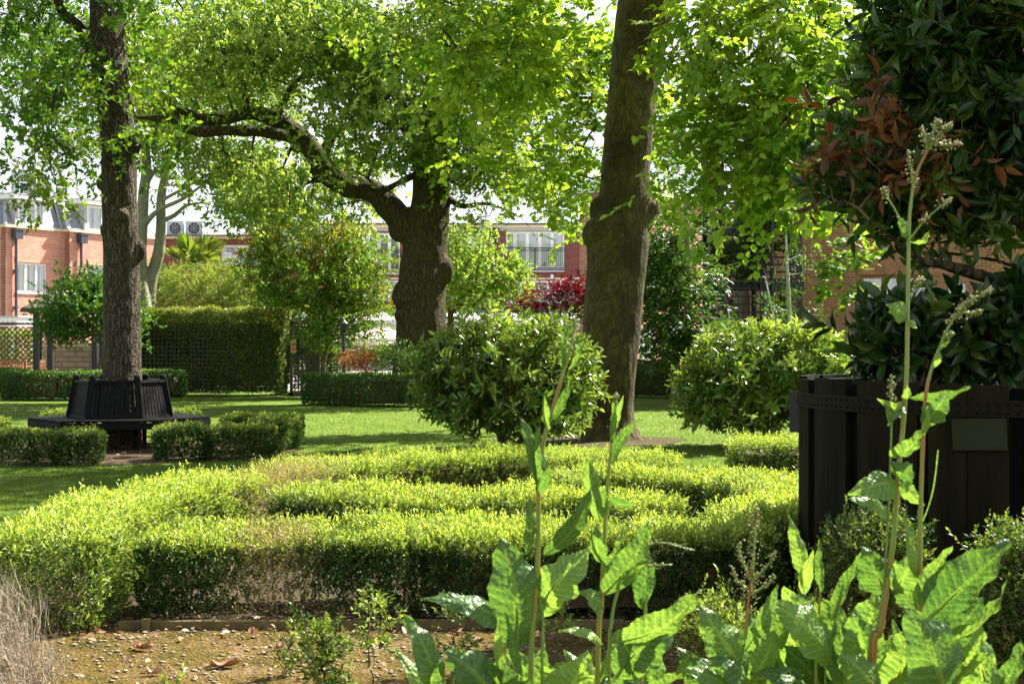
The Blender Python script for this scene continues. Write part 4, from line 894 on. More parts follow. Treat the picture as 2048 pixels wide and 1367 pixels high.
# grey twin-stemmed tree behind the left trunk
D = 43.0
s1 = limb([(296, 640, D), (284, 590, D), (280, 520, D), (283, 460, D), (287, 390, D), (293, 330, D), (285, 260, D), (272, 180, D), (262, 100, D)])
s2 = limb([(292, 640, D+.3), (302, 560, D+.3), (316, 510, D+.3), (322, 460, D+.3), (322, 400, D+.3), (332, 345, D+.3), (345, 280, D+.3), (350, 200, D)])
b1 = limb([(285, 455, D), (315, 422, D-.3), (370, 395, D-.6), (430, 350, D-1)]); b2 = limb([(328, 440, D), (350, 430, D), (375, 410, D), (420, 405, D)]); b3 = limb([(325, 400, D), (370, 375, D), (420, 345, D)]); b4 = limb([(290, 380, D), (305, 350, D), (330, 320, D)]); b5 = limb([(335, 345, D), (365, 320, D), (410, 310, D)])
tree('grey_tree', 'slim twin-stemmed grey tree behind the ridged trunk', 'tree', P(296, 683, D)*[1, 1, 0],
     [(s1, rads([30, 27, 27, 24, 22, 20, 16, 12, 8], [D]*9)), (s2, rads([30, 26, 24, 21, 19, 16, 12, 6], [D]*8)), (b1, rads([12, 10, 8, 5], [D]*4)), (b2, rads([12, 9, 7, 4], [D]*4)), (b3, rads([9, 7, 4], [D]*3)), (b4, rads([9, 7, 5], [D]*3)), (b5, rads([8, 6, 4], [D]*3))],
     [(300, 270, D, 70, 60, 1.5, 30), (360, 250, D, 60, 50, 1.5, 22), (330, 150, D+1, 130, 100, 3, 90), (400, 200, D+1, 100, 80, 2, 60), (470, 330, D, 70, 60, 1.5, 30), (500, 130, D+2, 150, 120, 2, 80), (200, 120, D, 120, 110, 2, 60), (160, 260, D+2, 90, 50, 1.6, 22), (60, 130, D+3, 90, 90, 2, 50), (330, 20, D, 300, 110, 3, 120)], 41,
     dict(m=7, k=6, rc=.6, L=.15, W=.6, tm=T_DIA, shoot=.3, up=.2, age0=.5, agev=.4), 'greybark', M['midleaf'], rtip=.008, voxel=.04, amp=.01, bf=4, gap=-.4, f=.6, step=.6)
# ================================================================== HEDGES
def gp(px, D): return ((px-CX)/S*D, D)
K1 = dict(sprig=(.08, 7), leaf=.025, mat=M['box'], rough=.052, depth=.06, W=.46, stems=48, fuzz=.9, group='low box hedges of the knot garden')
DRY = [(-1.75, 11.0, .75), (-1.1, 8.1, .35)]
hedge('box_hedge', 'long outer box hedge curving back from the bottom left corner, with a dry brown patch', [(-2.42, 7.35), (-2.5, 8.4), (-2.45, 9.5), (-2.1, 10.6), (-1.5, 11.8), (-.8, 12.6), (0, 12.95), (.85, 12.85), (1.35, 12.5)], .62, .52, 1650, seed=1, core=(-2.2,), dryspots=DRY, age_top=.9, age_shade_side=.42, **K1)
hedge('box_hedge', 'front box hedge running straight behind the timber edging, dark side to the camera', [(-1.95, 7.9), (-1.0, 7.9), (0, 7.88), (.9, 7.92), (1.35, 8.05)], .64, .47, 2700, seed=2, core=(-.6,), dryspots=[(-1.3, 7.9, .32)], age_top=.85, age_shade_side=.0, thin_bottom=.6, **K1)
hedge('box_hedge', 'middle box hedge between the front row and the outer curve', [(-1.55, 10.2), (-.9, 9.75), (-.2, 9.6), (.5, 9.7), (.95, 9.3)], .58, .48, 2000, seed=3, core=(-9,), age_top=.9, age_shade_side=.12, **K1)
hedge('box_hedge', 'inner right box hedge looping round towards the wooden tub', [(.35, 11.0), (.8, 11.25), (1.4, 11.1), (1.85, 10.4), (1.95, 9.5), (1.65, 8.7), (1.35, 8.35)], .66, .5, 2000, seed=4, core=(-9,), age_top=.9, age_shade_side=.12, **K1)
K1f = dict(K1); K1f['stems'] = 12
hedge('box_hedge', 'short box hedge on the lawn edge just left of the wooden tub', [(2.25, 14.2), (2.8, 14.1), (3.3, 13.7), (3.6, 12.8)], 1.0, .55, 1400, seed=5, core=(-9,), age_top=.9, age_shade_side=.2, **K1f)

K2 = dict(sprig=(.06, 6), leaf=.03, mat=M['box'], rough=.035, depth=.05, W=.5, stems=14, group='low broken hedges round the tree bench')
hb = [('nearest hedge in front left of the tree bench', [gp(-60, 17.6), gp(60, 17.4), gp(120, 17.3)], .5, .42), ('small square hedge at the front left of the bench, by the trunk gap', [gp(128, 17.3), gp(192, 17.4)], .5, .44),
      ('square hedge at the front right of the bench', [gp(318, 18.0), gp(408, 18.1)], .55, .44), ('hedge between the square clump and the right corner of the bench bed', [gp(432, 18.1), gp(490, 18.3), gp(528, 18.6)], .5, .42),
      ('hedge turning the right corner of the bench bed', [gp(530, 19.3), gp(578, 20.6)], .5, .46), ('hedge across the right rear of the bench bed', [gp(462, 21.4), gp(556, 21.2)], .5, .40),
      ('little rounded hedge end at the far left edge beside the bench', [gp(-50, 19.8), gp(4, 19.8)], .55, .45), ('hedge behind the bench, left of its back', [gp(95, 22.6), gp(150, 22.8)], .5, .40), ('hedge behind the bench, right of its back', [gp(325, 22.8), gp(382, 22.6)], .5, .42)]
for i, (lb, pl, w_, h_) in enumerate(hb):
    hedge('box_hedge', lb, pl, w_, h_, 1500, seed=10+i, age_top=.4, age_shade_side=.02, **K2)
K3 = dict(leaf=.052, mat=M['boxfar'], rough=.03, depth=.035, W=.6, stems=0, solid=True, group='clipped hedges at the back of the lawn')
hedge('clipped_hedge', 'long clipped hedge behind the bench, rounded right end beside the tall hedge', [gp(28, 37.0), gp(120, 36.6), gp(240, 37.2), gp(352, 38.5)], 1.0, .74, 2100, seed=30, age_top=.7, age_shade_side=.12, **K3)
hedge('clipped_hedge', 'clipped hedge end at the far left edge, beyond the long one', [gp(-90, 40.0), gp(50, 39.6)], .8, .74, 2000, seed=31, age_top=.7, age_shade_side=.12, **K3)
hedge('clipped_hedge', 'clipped hedge in front of the oak', [gp(632, 34.4), gp(740, 33.3), gp(860, 33.2), gp(950, 34.0)], 1.0, .74, 2100, seed=32, age_top=.6, age_shade_side=.1, **K3)
hedge('clipped_hedge', 'dark clipped hedge seen right of the beech trunk', [gp(1150, 39.2), gp(1280, 38.6), gp(1420, 37.8), gp(1560, 37.0)], .9, .76, 1700, seed=33, age_top=.35, age_shade_side=.05, **K3)
hedge('clipped_hedge', 'taller dark hedge behind the one right of the beech trunk', [gp(1260, 44), gp(1350, 43.6)], .8, .92, 1600, seed=34, age_top=.35, age_shade_side=.05, **K3)

# tall hedge on trellis
zt = 2.44
hedge('tall_hedge', 'tall clipped evergreen hedge grown through dark trellis', [gp(278, 40.3), gp(400, 40.2), gp(565, 40.0)], .95, zt, 2300, leaf=.07, mat=M['yew'], seed=40, age_top=.75, age_shade_side=.12, rough=.07, depth=.07, W=.42, pe=9, solid=True,
      see=((-10.3, -8.0, .8, 1.85, .75),))
def lattice(root, x0, x1, y, z0, z1, gap=.12, w=.028, mat='trelliswood', frame=True, diag=False, name='lattice'):
    b = MB()
    if not diag:
        for x in np.arange(x0, x1, gap): b.bx(x-w/2, x+w/2, y-.012, y, z0, z1)
        for z in np.arange(z0, z1, gap): b.bx(x0, x1, y-.026, y-.013, z-w/2, z+w/2)
    else:
        h = z1-z0
        for x in np.arange(x0-h, x1, gap*1.414):
            a, c = max(x, x0), min(x+h, x1)
            if c > a: b.bar((a, y, z0+a-x), (c, y, z0+c-x), w, .01, up=(0, 1, 0)); b.bar((x0+x1-a, y-.013, z0+a-x), (x0+x1-c, y-.013, z0+c-x), w, .01, up=(0, 1, 0))
    o = b.build(name, M[mat]); att(o, root)
    if frame:
        f = MB()
        for x in (x0, x1): f.bx(x-.04, x+.04, y-.05, y+.03, 0, z1+.05)
        f.bx(x0-.04, x1+.04, y-.055, y+.035, z1+.052, z1+.12); att(f.build('frame', M[mat]), root)
    return o
TP = thing('trellis', 'dark square trellis panel standing in the tall hedge', 'trellis', (gp(420, 39.95)[0], 39.95, 0))
for k in range(2):
    xa = gp(284+k*97, 39.9)[0]; lattice(TP, xa+.05, gp(284+(k+1)*97, 39.9)[0]-.05, 39.72, .1, 2.05, .115, .03, 'trelliswood', False)
GT = thing('trellis_gate', 'brown trellis gate panel at the right end of the tall hedge', 'gate', (gp(600, 39.6)[0], 39.6, 0))
lattice(GT, gp(583, 39.5)[0], gp(618, 39.5)[0], 39.5, .12, 1.95, .1, .035, 'trelliswood'); b = MB(); b.bx(gp(618, 39.5)[0]+.06, gp(640, 39.5)[0], 39.5, 39.56, .1, 2.05); b.bx(gp(575, 39.5)[0], gp(650, 39.5)[0], 39.45, 39.6, .0, .1); att(b.build('boards', M['trelliswood']), GT)
SGN = thing('warning_sign', 'small yellow and red notice on the trellis gate', 'sign', P(587, 691, 39.35)); q = P(587, 691, 39.40)
b = MB(); b.bx(q[0]-.075, q[0]+.075, 39.40, 39.42, q[2]-.19, q[2]+.19); att(b.build('board', M['signy']), SGN)
for dz in (-.1, .03): b = MB(); b.bx(q[0]-.055, q[0]+.055, 39.385, 39.397, q[2]+dz-.05, q[2]+dz+.05); att(b.build('red_panel', M['signr']), SGN)

# far left: lattice fence, hedge, stone wall, pavilion, furniture
LF = thing('lattice_fence', 'dark diamond lattice fence at the far left behind the low hedge', 'fence', (gp(60, 47)[0], 47, 0))
lattice(LF, gp(-120, 47)[0], gp(80, 47)[0], 47, .1, 2.0, .13, .035, 'trelliswood', True, True); lattice(LF, gp(83, 47)[0], gp(200, 47)[0], 47, 1.05, 2.0, .13, .035, 'trelliswood', True, True, name='lattice')
b = MB()
for x in np.arange(gp(-110, 47)[0], gp(150, 47)[0], .16): b.tube([(x, 47, 2.12), (x, 47, 2.25)], [.012, .002], 4)
b.bx(gp(-120, 47)[0], gp(160, 47)[0], 46.98, 47.02, 2.125, 2.15); att(b.build('spiked_rail', M['blackiron']), LF)
hedge('tall_hedge', 'yellow green hedge behind the lattice fence at the far left', [gp(-150, 49.3), gp(70, 49.0)], .9, 1.88, 700, leaf=.08, mat=M['bamboo'], seed=45, age_top=.8, age_shade_side=.3, rough=.05, depth=.07, W=.5)
SW = thing('stone_wall', 'buff stone block wall behind the round green tree', 'wall', (gp(120, 46.4)[0], 46.4, 0)); b = MB(); b.bx(gp(86, 46.4)[0], gp(230, 46.4)[0], 46.4, 46.65, 0, 1.35); att(b.build('blocks', M['stonewall']), SW); b = MB(); b.bx(gp(85, 46.4)[0], gp(231, 46.4)[0], 46.37, 46.68, 1.353, 1.42); att(b.build('coping', M['cream']), SW)
PV = thing('pavilion', 'small garden shelter with shingled roof and dark posts beside the round green tree', 'shelter', (gp(110, 44)[0], 44, 0))
for (px, D_) in ((73, 43.2), (101, 44.6), (190, 43.2), (205, 44.6)): b = MB(); x, y = gp(px, D_); b.bx(x-.08, x+.08, y-.08, y+.08, 0, 2.55); att(b.build('post', M['blackiron']), PV)
b = MB(); x0, x1 = gp(48, 43)[0], gp(225, 43)[0]; y0, y1 = 42.6, 45.2; zz = 2.4
b.add([(x0, y0, zz), (x1, y0, zz), (x1, y1, zz), (x0, y1, zz), (x0+.05, y0, zz+.12), (x1, y0, zz+.12), (x1, y1, zz+.12), (x0+.05, y1, zz+.12), ((x0+x1)/2-.6, (y0+y1)/2, zz+.75), ((x0+x1)/2+.6, (y0+y1)/2, zz+.75)],
      [(0, 3, 2, 1), (0, 1, 5, 4), (1, 2, 6, 5), (2, 3, 7, 6), (3, 0, 4, 7), (4, 5, 9, 8), (5, 6, 9), (6, 7, 8, 9), (7, 4, 8)]); att(b.build('roof', M['thatch']), PV)
def garden_chair(px, D_, rz, label):
    x, y = gp(px, D_); t = thing('garden_chair', label, 'chair', (x, y, 0), rz, 'wooden garden chairs by the lattice fence')
    b = MB(); 
    for k in range(5): b.bx(-.25, .25, -.22+k*.1, -.14+k*.1, .42, .44)
    b.build('seat', M['teak'], t)
    b = MB(); b.bx(-.25, .25, .26, .29, .85, .92)
    for k in range(6): b.bx(-.22+k*.08, -.18+k*.08, .265, .285, .46, .849)
    b.build('backrest', M['teak'], t)
    for sx in (-.25, .25):
        for sy in (-.22, .27): b = MB(); b.bx(sx-.02, sx+.02, sy-.02, sy+.02, 0, .9 if sy > 0 else .62); b.build('leg', M['teak'], t)
        b = MB(); b.bx(sx-.03, sx+.03, -.24, .25, .622, .65); b.build('armrest', M['teak'], t)
garden_chair(8, 45.0, .4, 'brown wooden garden chair at the very left edge'); garden_chair(48, 44.8, 2.9, 'brown wooden garden chair left of the dark pavilion post'); garden_chair(92, 45.2, 1.2, 'brown wooden garden chair between the two dark pavilion posts')
GTb = thing('garden_table', 'wooden garden table between the chairs by the lattice fence', 'table', (*gp(26, 45.6), 0)); b = MB()
for k in range(6): b.bx(-.45, .45, -.42+k*.14, -.3+k*.14, .70, .73)
b.build('tabletop', M['teak'], GTb)
for sx in (-.4, .4):
    for sy in (-.36, .34): b = MB(); b.bx(sx-.03, sx+.03, sy-.03, sy+.03, 0, .698); b.build('leg', M['teak'], GTb)

# parasols
def parasol(px, D_, R_, ztop, label):
    x, y = gp(px, D_); t = thing('parasol', label, 'parasol', (x, y, 0), RS.rand(), 'cream parasols on the terrace')
    b = MB(); b.tube([(0, 0, 0), (0, 0, ztop-.02)], [.025]*2, 8); b.build('pole', M['teak'], t)
    b = MB(); n = 8; a = np.arange(n)*math.pi/4; zr_ = ztop-.48
    V = [(0, 0, ztop)]+[(R_*math.cos(q), R_*math.sin(q), zr_) for q in a]+[(R_*math.cos(q), R_*math.sin(q), zr_-.14) for q in a]+[(R_*.97*math.cos(q+.3927)*.93, R_*.97*math.sin(q+.3927)*.93, zr_-.03) for q in a]
    F = [(0, 1+i, 17+i) for i in range(n)]+[(0, 17+i, 1+(i+1) % n) for i in range(n)]+[(1+i, 9+i, 9+(i+1) % n, 1+(i+1) % n) for i in range(n)]+[(1+i, 1+(i+1) % n, 17+i) for i in range(n)]
    b.add(V, F); b.build('canopy', M['canvas'], t)
    b = MB()
    for q in a: b.bar((0, 0, ztop-.06), (R_*.97*math.cos(q), R_*.97*math.sin(q), zr_-.02), .02)
    b.build('ribs', M['teak'], t); b = MB(); b.tube([(0, 0, 0), (0, 0, .08), (0, 0, .12)], [.3, .3, .05], 16); b.build('base', M['pipe'], t)
parasol(765, 58, 1.7, 2.12, 'larger cream parasol just left of the oak trunk'); parasol(722, 64, 1.4, 1.98, 'smaller cream parasol half hidden by the tall mottled shrub'); parasol(1090, 60, 1.5, 2.1, 'cream parasol behind the red maple')

# ================================================================== SHRUBS AND SMALL TREES
KW = lambda **k: dict(dict(m=5, k=6, rc=.3, L=.1, W=.5, tm=T_DIA, shoot=.22, up=.3, age0=.4, agev=.4), **k)
LK = dict(m=3, k=8, rc=.11, L=.125, Lr=.6, W=.38, tm=T_OVAL, shoot=.16, up=.35, age0=.32, agev=.42, agef=3, spread=1.1, stick=.007)
def ball(px, py, D_, r, h): return [(px, py, D_, r, h, r/S*D_, 1)]
shrub('round_shrub', 'rounded glossy evergreen shrub left of the beech trunk', 'shrub', P(1033, 683, 19.6)*[1, 1, 0],
      [(1015, 745, 19.4, 168, 98, 1.1, 200), (1015, 730, 19.2, 160, 85, 1.0, 110), (930, 820, 19.3, 66, 38, .8, 34), (1120, 830, 19.3, 56, 40, .8, 34), (1030, 845, 19.2, 70, 18, .5, 11), (1080, 860, 19.3, 50, 12, .4, 7), (1060, 705, 19.4, 110, 60, .8, 60), (1130, 790, 19.4, 62, 70, .6, 50), (890, 760, 19.4, 50, 80, .6, 50)], M['laurel'], 51, LK, 6, .0055, rmax=.06, group='rounded shrubs on the lawn', gap=-.9, step=.22, seedh=.16, spread0=.22, ex=.47)
shrub('round_shrub', 'rounded glossy evergreen shrub between the beech and the wooden tub', 'shrub', P(1512, 683, 20.4)*[1, 1, 0],
      [(1525, 750, 20.3, 160, 92, 1.1, 200), (1530, 740, 20.0, 155, 82, 1.0, 110), (1430, 820, 20.2, 60, 36, .8, 32), (1600, 810, 20.2, 50, 40, .8, 26), (1510, 845, 20.1, 70, 18, .5, 12), (1540, 700, 20.2, 105, 45, .8, 46), (1640, 730, 20.2, 52, 60, .6, 50), (1400, 780, 20.2, 50, 70, .6, 50)], M['laurel'], 52, LK, 6, .0055, rmax=.06, group='rounded shrubs on the lawn', gap=-.9, step=.22, seedh=.14, spread0=.22, ex=.47)
shrub('round_tree', 'small round green tree with splayed bare stems beyond the bench, left of the ridged trunk', 'tree', P(178, 683, 38.5)*[1, 1, 0],
      [(165, 620, 38.5, 100, 68, 1.2, 160), (215, 600, 38.5, 80, 55, 1.0, 70), (120, 650, 38.2, 55, 40, .7, 40), (250, 640, 38.5, 50, 60, .8, 40), (175, 575, 38.5, 70, 35, .8, 40)], M['midleaf'], 53, KW(m=6, k=7, rc=.26, L=.085, W=.6, shoot=.2, age0=.35), 6, .006, rmax=.05, gap=-.7, step=.3, seedh=.5, spread0=.28)
shrub('mottled_shrub', 'tall bushy shrub with orange red new growth at the end of the tall hedge', 'shrub', P(665, 683, 39.0)*[1, 1, 0],
      [(640, 560, 39, 130, 95, 1.5, 170), (570, 560, 39.2, 75, 75, 1.2, 70), (700, 520, 39, 70, 60, 1.0, 60), (650, 470, 39, 80, 40, 1.0, 40), (560, 480, 39, 55, 40, .9, 28), (720, 620, 38.6, 62, 70, 1.0, 60), (640, 650, 38.6, 60, 70, 1.0, 60), (530, 520, 39, 45, 40, .7, 22), (600, 430, 39, 70, 40, .8, 26)], M['photinia'], 54,
      KW(m=5, k=8, rc=.3, L=.15, W=.30, tm=T_DIA, shoot=.24, age0=-.16, agev=.5, agef=1.9, spread=1.0), 5, .006, rmax=.06, gap=-.55, step=.35, seedh=.4, spread0=.25)
shrub('young_tree', 'young yellow green tree just right of the oak trunk', 'tree', P(905, 683, 43)*[1, 1, 0],
      [(930, 500, 43, 60, 45, 1.0, 40), (985, 545, 42.6, 75, 45, 1.0, 60), (900, 560, 43, 50, 60, 1.0, 40), (1030, 570, 42.4, 35, 45, .7, 20), (940, 590, 43, 60, 30, .8, 30), (1035, 610, 42.4, 20, 30, .4, 7)], M['lightleaf'], 55, KW(m=6, k=6, rc=.3, L=.12, W=.6, age0=.5), 2, .008, rmax=.09, gap=-.6, step=.4, seedh=1.2, spread0=.06)
shrub('red_maple', 'crimson spreading maple behind the rounded shrub', 'tree', P(1125, 683, 41)*[1, 1, 0],
      [(1110, 600, 41, 66, 32, 1.0, 60), (1150, 580, 41, 45, 28, .8, 36), (1075, 625, 41, 35, 18, .5, 14), (1150, 625, 41, 50, 30, .7, 26), (1200, 590, 41, 40, 35, .7, 18)], M['redmaple'], 56, KW(m=6, k=6, rc=.24, L=.09, W=.6, flat=True, age0=.45, agev=.5, up=0), 3, .006, rmax=.05, gap=-.8, step=.3, seedh=.7)
shrub('understory_shrub', 'light green shrub under the crimson maple', 'shrub', P(1130, 683, 40.2)*[1, 1, 0], [(1120, 660, 40, 75, 38, .7, 60), (1050, 670, 40, 60, 30, .6, 30)], M['lightleaf'], 57, KW(L=.08), 4, .005, gap=-.9)
shrub('dark_bush', 'dark low bush between the oak and the pale garden room', 'shrub', P(945, 683, 46)*[1, 1, 0], [(945, 615, 46, 65, 32, .9, 50), (950, 660, 46, 70, 40, .9, 50)], M['darkleaf'], 58, KW(L=.1), 4, .006, gap=-.9)
shrub('dark_shrub', 'dense dark small-leaved shrub at the foot of the oak', 'shrub', P(798, 683, 34.2)*[1, 1, 0], [(798, 722, 34.2, 42, 32, .5, 70), (835, 735, 34.2, 25, 25, .4, 24)], M['darkleaf'], 59, KW(m=7, k=7, rc=.16, L=.055, shoot=.14), 6, .004, gap=-.9, step=.2)
shrub('rusty_shrub', 'rusty orange low shrub behind the clipped hedge left of the oak', 'shrub', P(728, 683, 35.6)*[1, 1, 0], [(725, 725, 35.6, 38, 26, .5, 60)], M['heath'], 60, KW(m=6, k=6, rc=.16, L=.06, W=.4, age0=.4, agev=.5, agef=4), 6, .004, gap=-.9, step=.2)
shrub('green_shrub', 'small bright green shrub behind the rusty one', 'shrub', P(752, 683, 37)*[1, 1, 0], [(752, 712, 37, 24, 20, .4, 30)], M['midleaf'], 61, KW(m=6, rc=.16, L=.06), 4, .004, gap=-.9, step=.2)
shrub('dark_bush', 'dark leafy bush behind the brown trellis gate', 'shrub', P(620, 683, 41.5)*[1, 1, 0], [(605, 690, 41.0, 46, 80, .5, 110), (665, 710, 41, 44, 50, .6, 50)], M['darkleaf'], 64, KW(L=.1, m=7), 4, .006, gap=-.9)
b = MB(); LP = thing('lamp_post', 'thin black garden lamp post in front of the mottled shrub', 'lamp post', (*gp(687, 36.6), 0)); x, y = gp(687, 36.6)
b.tube([(x, y, 0), (x, y, 1.75)], [.05, .04], 8); att(b.build('post', M['blackiron']), LP); b = MB(); b.tube([(x, y, 1.75), (x, y, 1.8), (x, y, 1.98), (x, y, 2.08)], [.05, .1, .12, .02], 8); att(b.build('lamp_head', M['blackiron']), LP)
# bamboo clump and palm behind the tall hedge
shrub('bamboo_clump', 'yellow green bamboo clump rising behind the tall hedge', 'bamboo', P(400, 683, 45)*[1, 1, 0],
      [(400, 575, 45, 100, 38, 1.4, 120), (340, 590, 45, 50, 40, 1.0, 50), (470, 570, 45, 60, 50, 1.0, 70), (430, 620, 45, 110, 40, 1.2, 90), (310, 560, 45.5, 26, 50, .6, 20)], M['bamboo'], 62, KW(m=6, k=7, rc=.3, L=.13, W=.16, shoot=.3, droop=.25, age0=.45, agev=.4), 9, .006, gap=-.9, seedh=.5, spread0=1.1, ex=.3, rmax=.02)
shrub('background_shrub', 'olive shrub between the bamboo and the mottled shrub', 'shrub', P(500, 683, 44)*[1, 1, 0], [(500, 590, 44, 60, 50, 1.0, 70), (560, 620, 43, 50, 50, 1.0, 50)], M['bamboo'], 63, KW(L=.1, age0=.2), 5, .006, gap=-.9)
PM = thing('fan_palm', 'fan palm with stiff radiating fronds above the bamboo', 'palm', (*gp(395, 48), 0)); D = 48
b = MB(); c = P(395, 540, D); b.tube(catmull([(*gp(392, D), 0), (*gp(394, D), 1.5), tuple(c)], 5), .13, 9); att(b.build('trunk', M['twig']), PM)
for k in range(13):
    a = k*2.4; el = R(-10+85*((k*7) % 13)/13); d = np.array([math.cos(a)*math.cos(el), math.sin(a)*math.cos(el), math.sin(el)])
    ln = .75; hub = c+d*ln; b = MB(); b.tube([c, c+d*ln*.5+[0, 0, .05], hub], [.018, .014, .012], 5)
    st_ = b.build('frond_stalk', M['stemgreen']); att(st_, PM)
    side = norm(np.cross(d, [0, 0, 1.])); nrm = np.cross(side, d); n = 30; an = np.linspace(-2.2, 2.2, n)
    dd = np.cos(an)[:, None]*d+np.sin(an)[:, None]*side+nrm*.15; dd[:, 2] -= .12*np.abs(an)/2
    o = leaves('frond', np.repeat(hub[None], n, 0), dd, np.repeat(nrm[None], n, 0)+.25*RS.randn(n, 3), .78*(1-.12*np.abs(an)), .075, T_DIA, M['palm'], age=np.full(n, RS.rand())); att(o, PM)

# dark trees right of the beech trunk
def bgtree(px, D_, specs, mat, seed, label, w_=18, top=440, kw=None, barkm='greybark', name='background_tree', cat='tree', lean=0):
    tk = limb([(px, 700+0*D_, D_), (px+lean*.3, 620, D_), (px+lean*.6, 540, D_), (px+lean, top, D_)]); tk[0] = np.array([tk[0][0], D_, 0.])
    return tree(name, label, cat, P(px, 683, D_)*[1, 1, 0], [(tk, rads([w_*1.3, w_, w_*.8, w_*.5], [D_]*4))], specs, seed, kw or KW(m=6, k=6, rc=.4, L=.12, W=.55, shoot=.3, flat=True, up=.05, age0=.3), barkm, mat, rtip=.007, voxel=.03, amp=.006, gap=-.5, f=.9, step=.5)
bgtree(1378, 33, [(1335, 600, 33, 60, 60, 1.2, 90), (1345, 680, 33, 60, 50, 1.2, 90), (1325, 520, 33, 50, 50, 1.0, 62), (1400, 660, 33, 50, 60, 1.0, 50), (1390, 560, 33.5, 50, 50, 1.0, 32), (1345, 450, 33, 50, 45, 1.0, 26), (1430, 700, 32.5, 40, 40, .8, 24)], M['darkleaf'], 71, 'dark feathery tree right of the beech trunk, in front of the sunlit brick house', 20, 400, lean=-6)
bgtree(1350, 35.5, [(1320, 560, 35.5, 40, 60, 1.0, 34), (1310, 480, 35.5, 40, 50, 1.0, 26), (1320, 640, 35.5, 36, 30, .8, 14)], M['midleaf'], 72, 'slim second tree behind the dark feathery one', 14, 420, lean=4)
bgtree(1582, 34, [(1600, 520, 34, 40, 40, .7, 10), (1560, 600, 34, 36, 60, .6, 26), (1620, 640, 34, 30, 40, .6, 10), (1570, 680, 34, 30, 40, .6, 14)], M['midleaf'], 73, 'white-barked birch sapling against the brown brick wall', 9, 440, barkm='birchbark', name='birch', lean=-12, kw=KW(m=5, k=5, rc=.25, L=.06, age0=.2))
bgtree(1695, 33, [(1700, 500, 33, 50, 30, .6, 12), (1670, 540, 33, 40, 25, .5, 8), (1690, 590, 33, 40, 30, .5, 8)], M['lightleaf'], 74, 'maple sapling with pale sunlit leaves left of the curtained window', 5, 470, kw=KW(m=5, k=5, rc=.22, L=.17, W=.9, tm=T_LOBE, flat=True, up=0, age0=.3), name='maple_sapling', lean=-4)
bgtree(1480, 46, [(1480, 300, 46, 160, 140, 3, 60), (1330, 330, 46, 80, 120, 2.5, 34), (1640, 230, 44, 120, 120, 2, 40), (1420, 470, 46, 80, 40, 2, 20)], M['midleaf'], 75, 'broad tree behind the fire escape', 40, 300, kw=KW(m=7, k=6, rc=.7, L=.17, W=.6, shoot=.4), name='background_tree')
IV = thing('ivy', 'dark ivy hanging over the fire escape landings', 'climber', (fx(1500), FD-.3, fz(560)))
C = blobs([(1470, 500, FD-.3, 60, 45, .3, 60), (1530, 420, FD-.2, 50, 50, .4, 50), (1560, 480, FD-.3, 40, 40, .3, 20), (1570, 620, FD-.3, 30, 70, .3, 26), (1440, 620, FD-.3, 26, 60, .3, 14), (1540, 340, FD-.2, 30, 60, .3, 26), (1500, 540, FD-.35, 50, 22, .2, 20), (1570, 260, FD, 30, 40, .3, 10)], 76, -.8, 2)
o, st = crown('leaves', C, rand_unit(len(C)), M['ivy'], **KW(m=5, k=7, rc=.18, L=.075, W=.75, shoot=.18, up=-.1, age0=.25)); att(o, IV)
C2 = [P(1446, 700, FD+.2), P(1446, 560, FD+.2), P(1524, 560, FD-.1), P(1524, 430, FD-.1), P(1560, 700, FD-.1)]
N_, ch, ld, dr = grow(np.array(C2), C, .3, -.05, 5); att(twigs_mesh('vines', N_, ch, ld, .004, M['twig'], .3, 4, .02), IV)
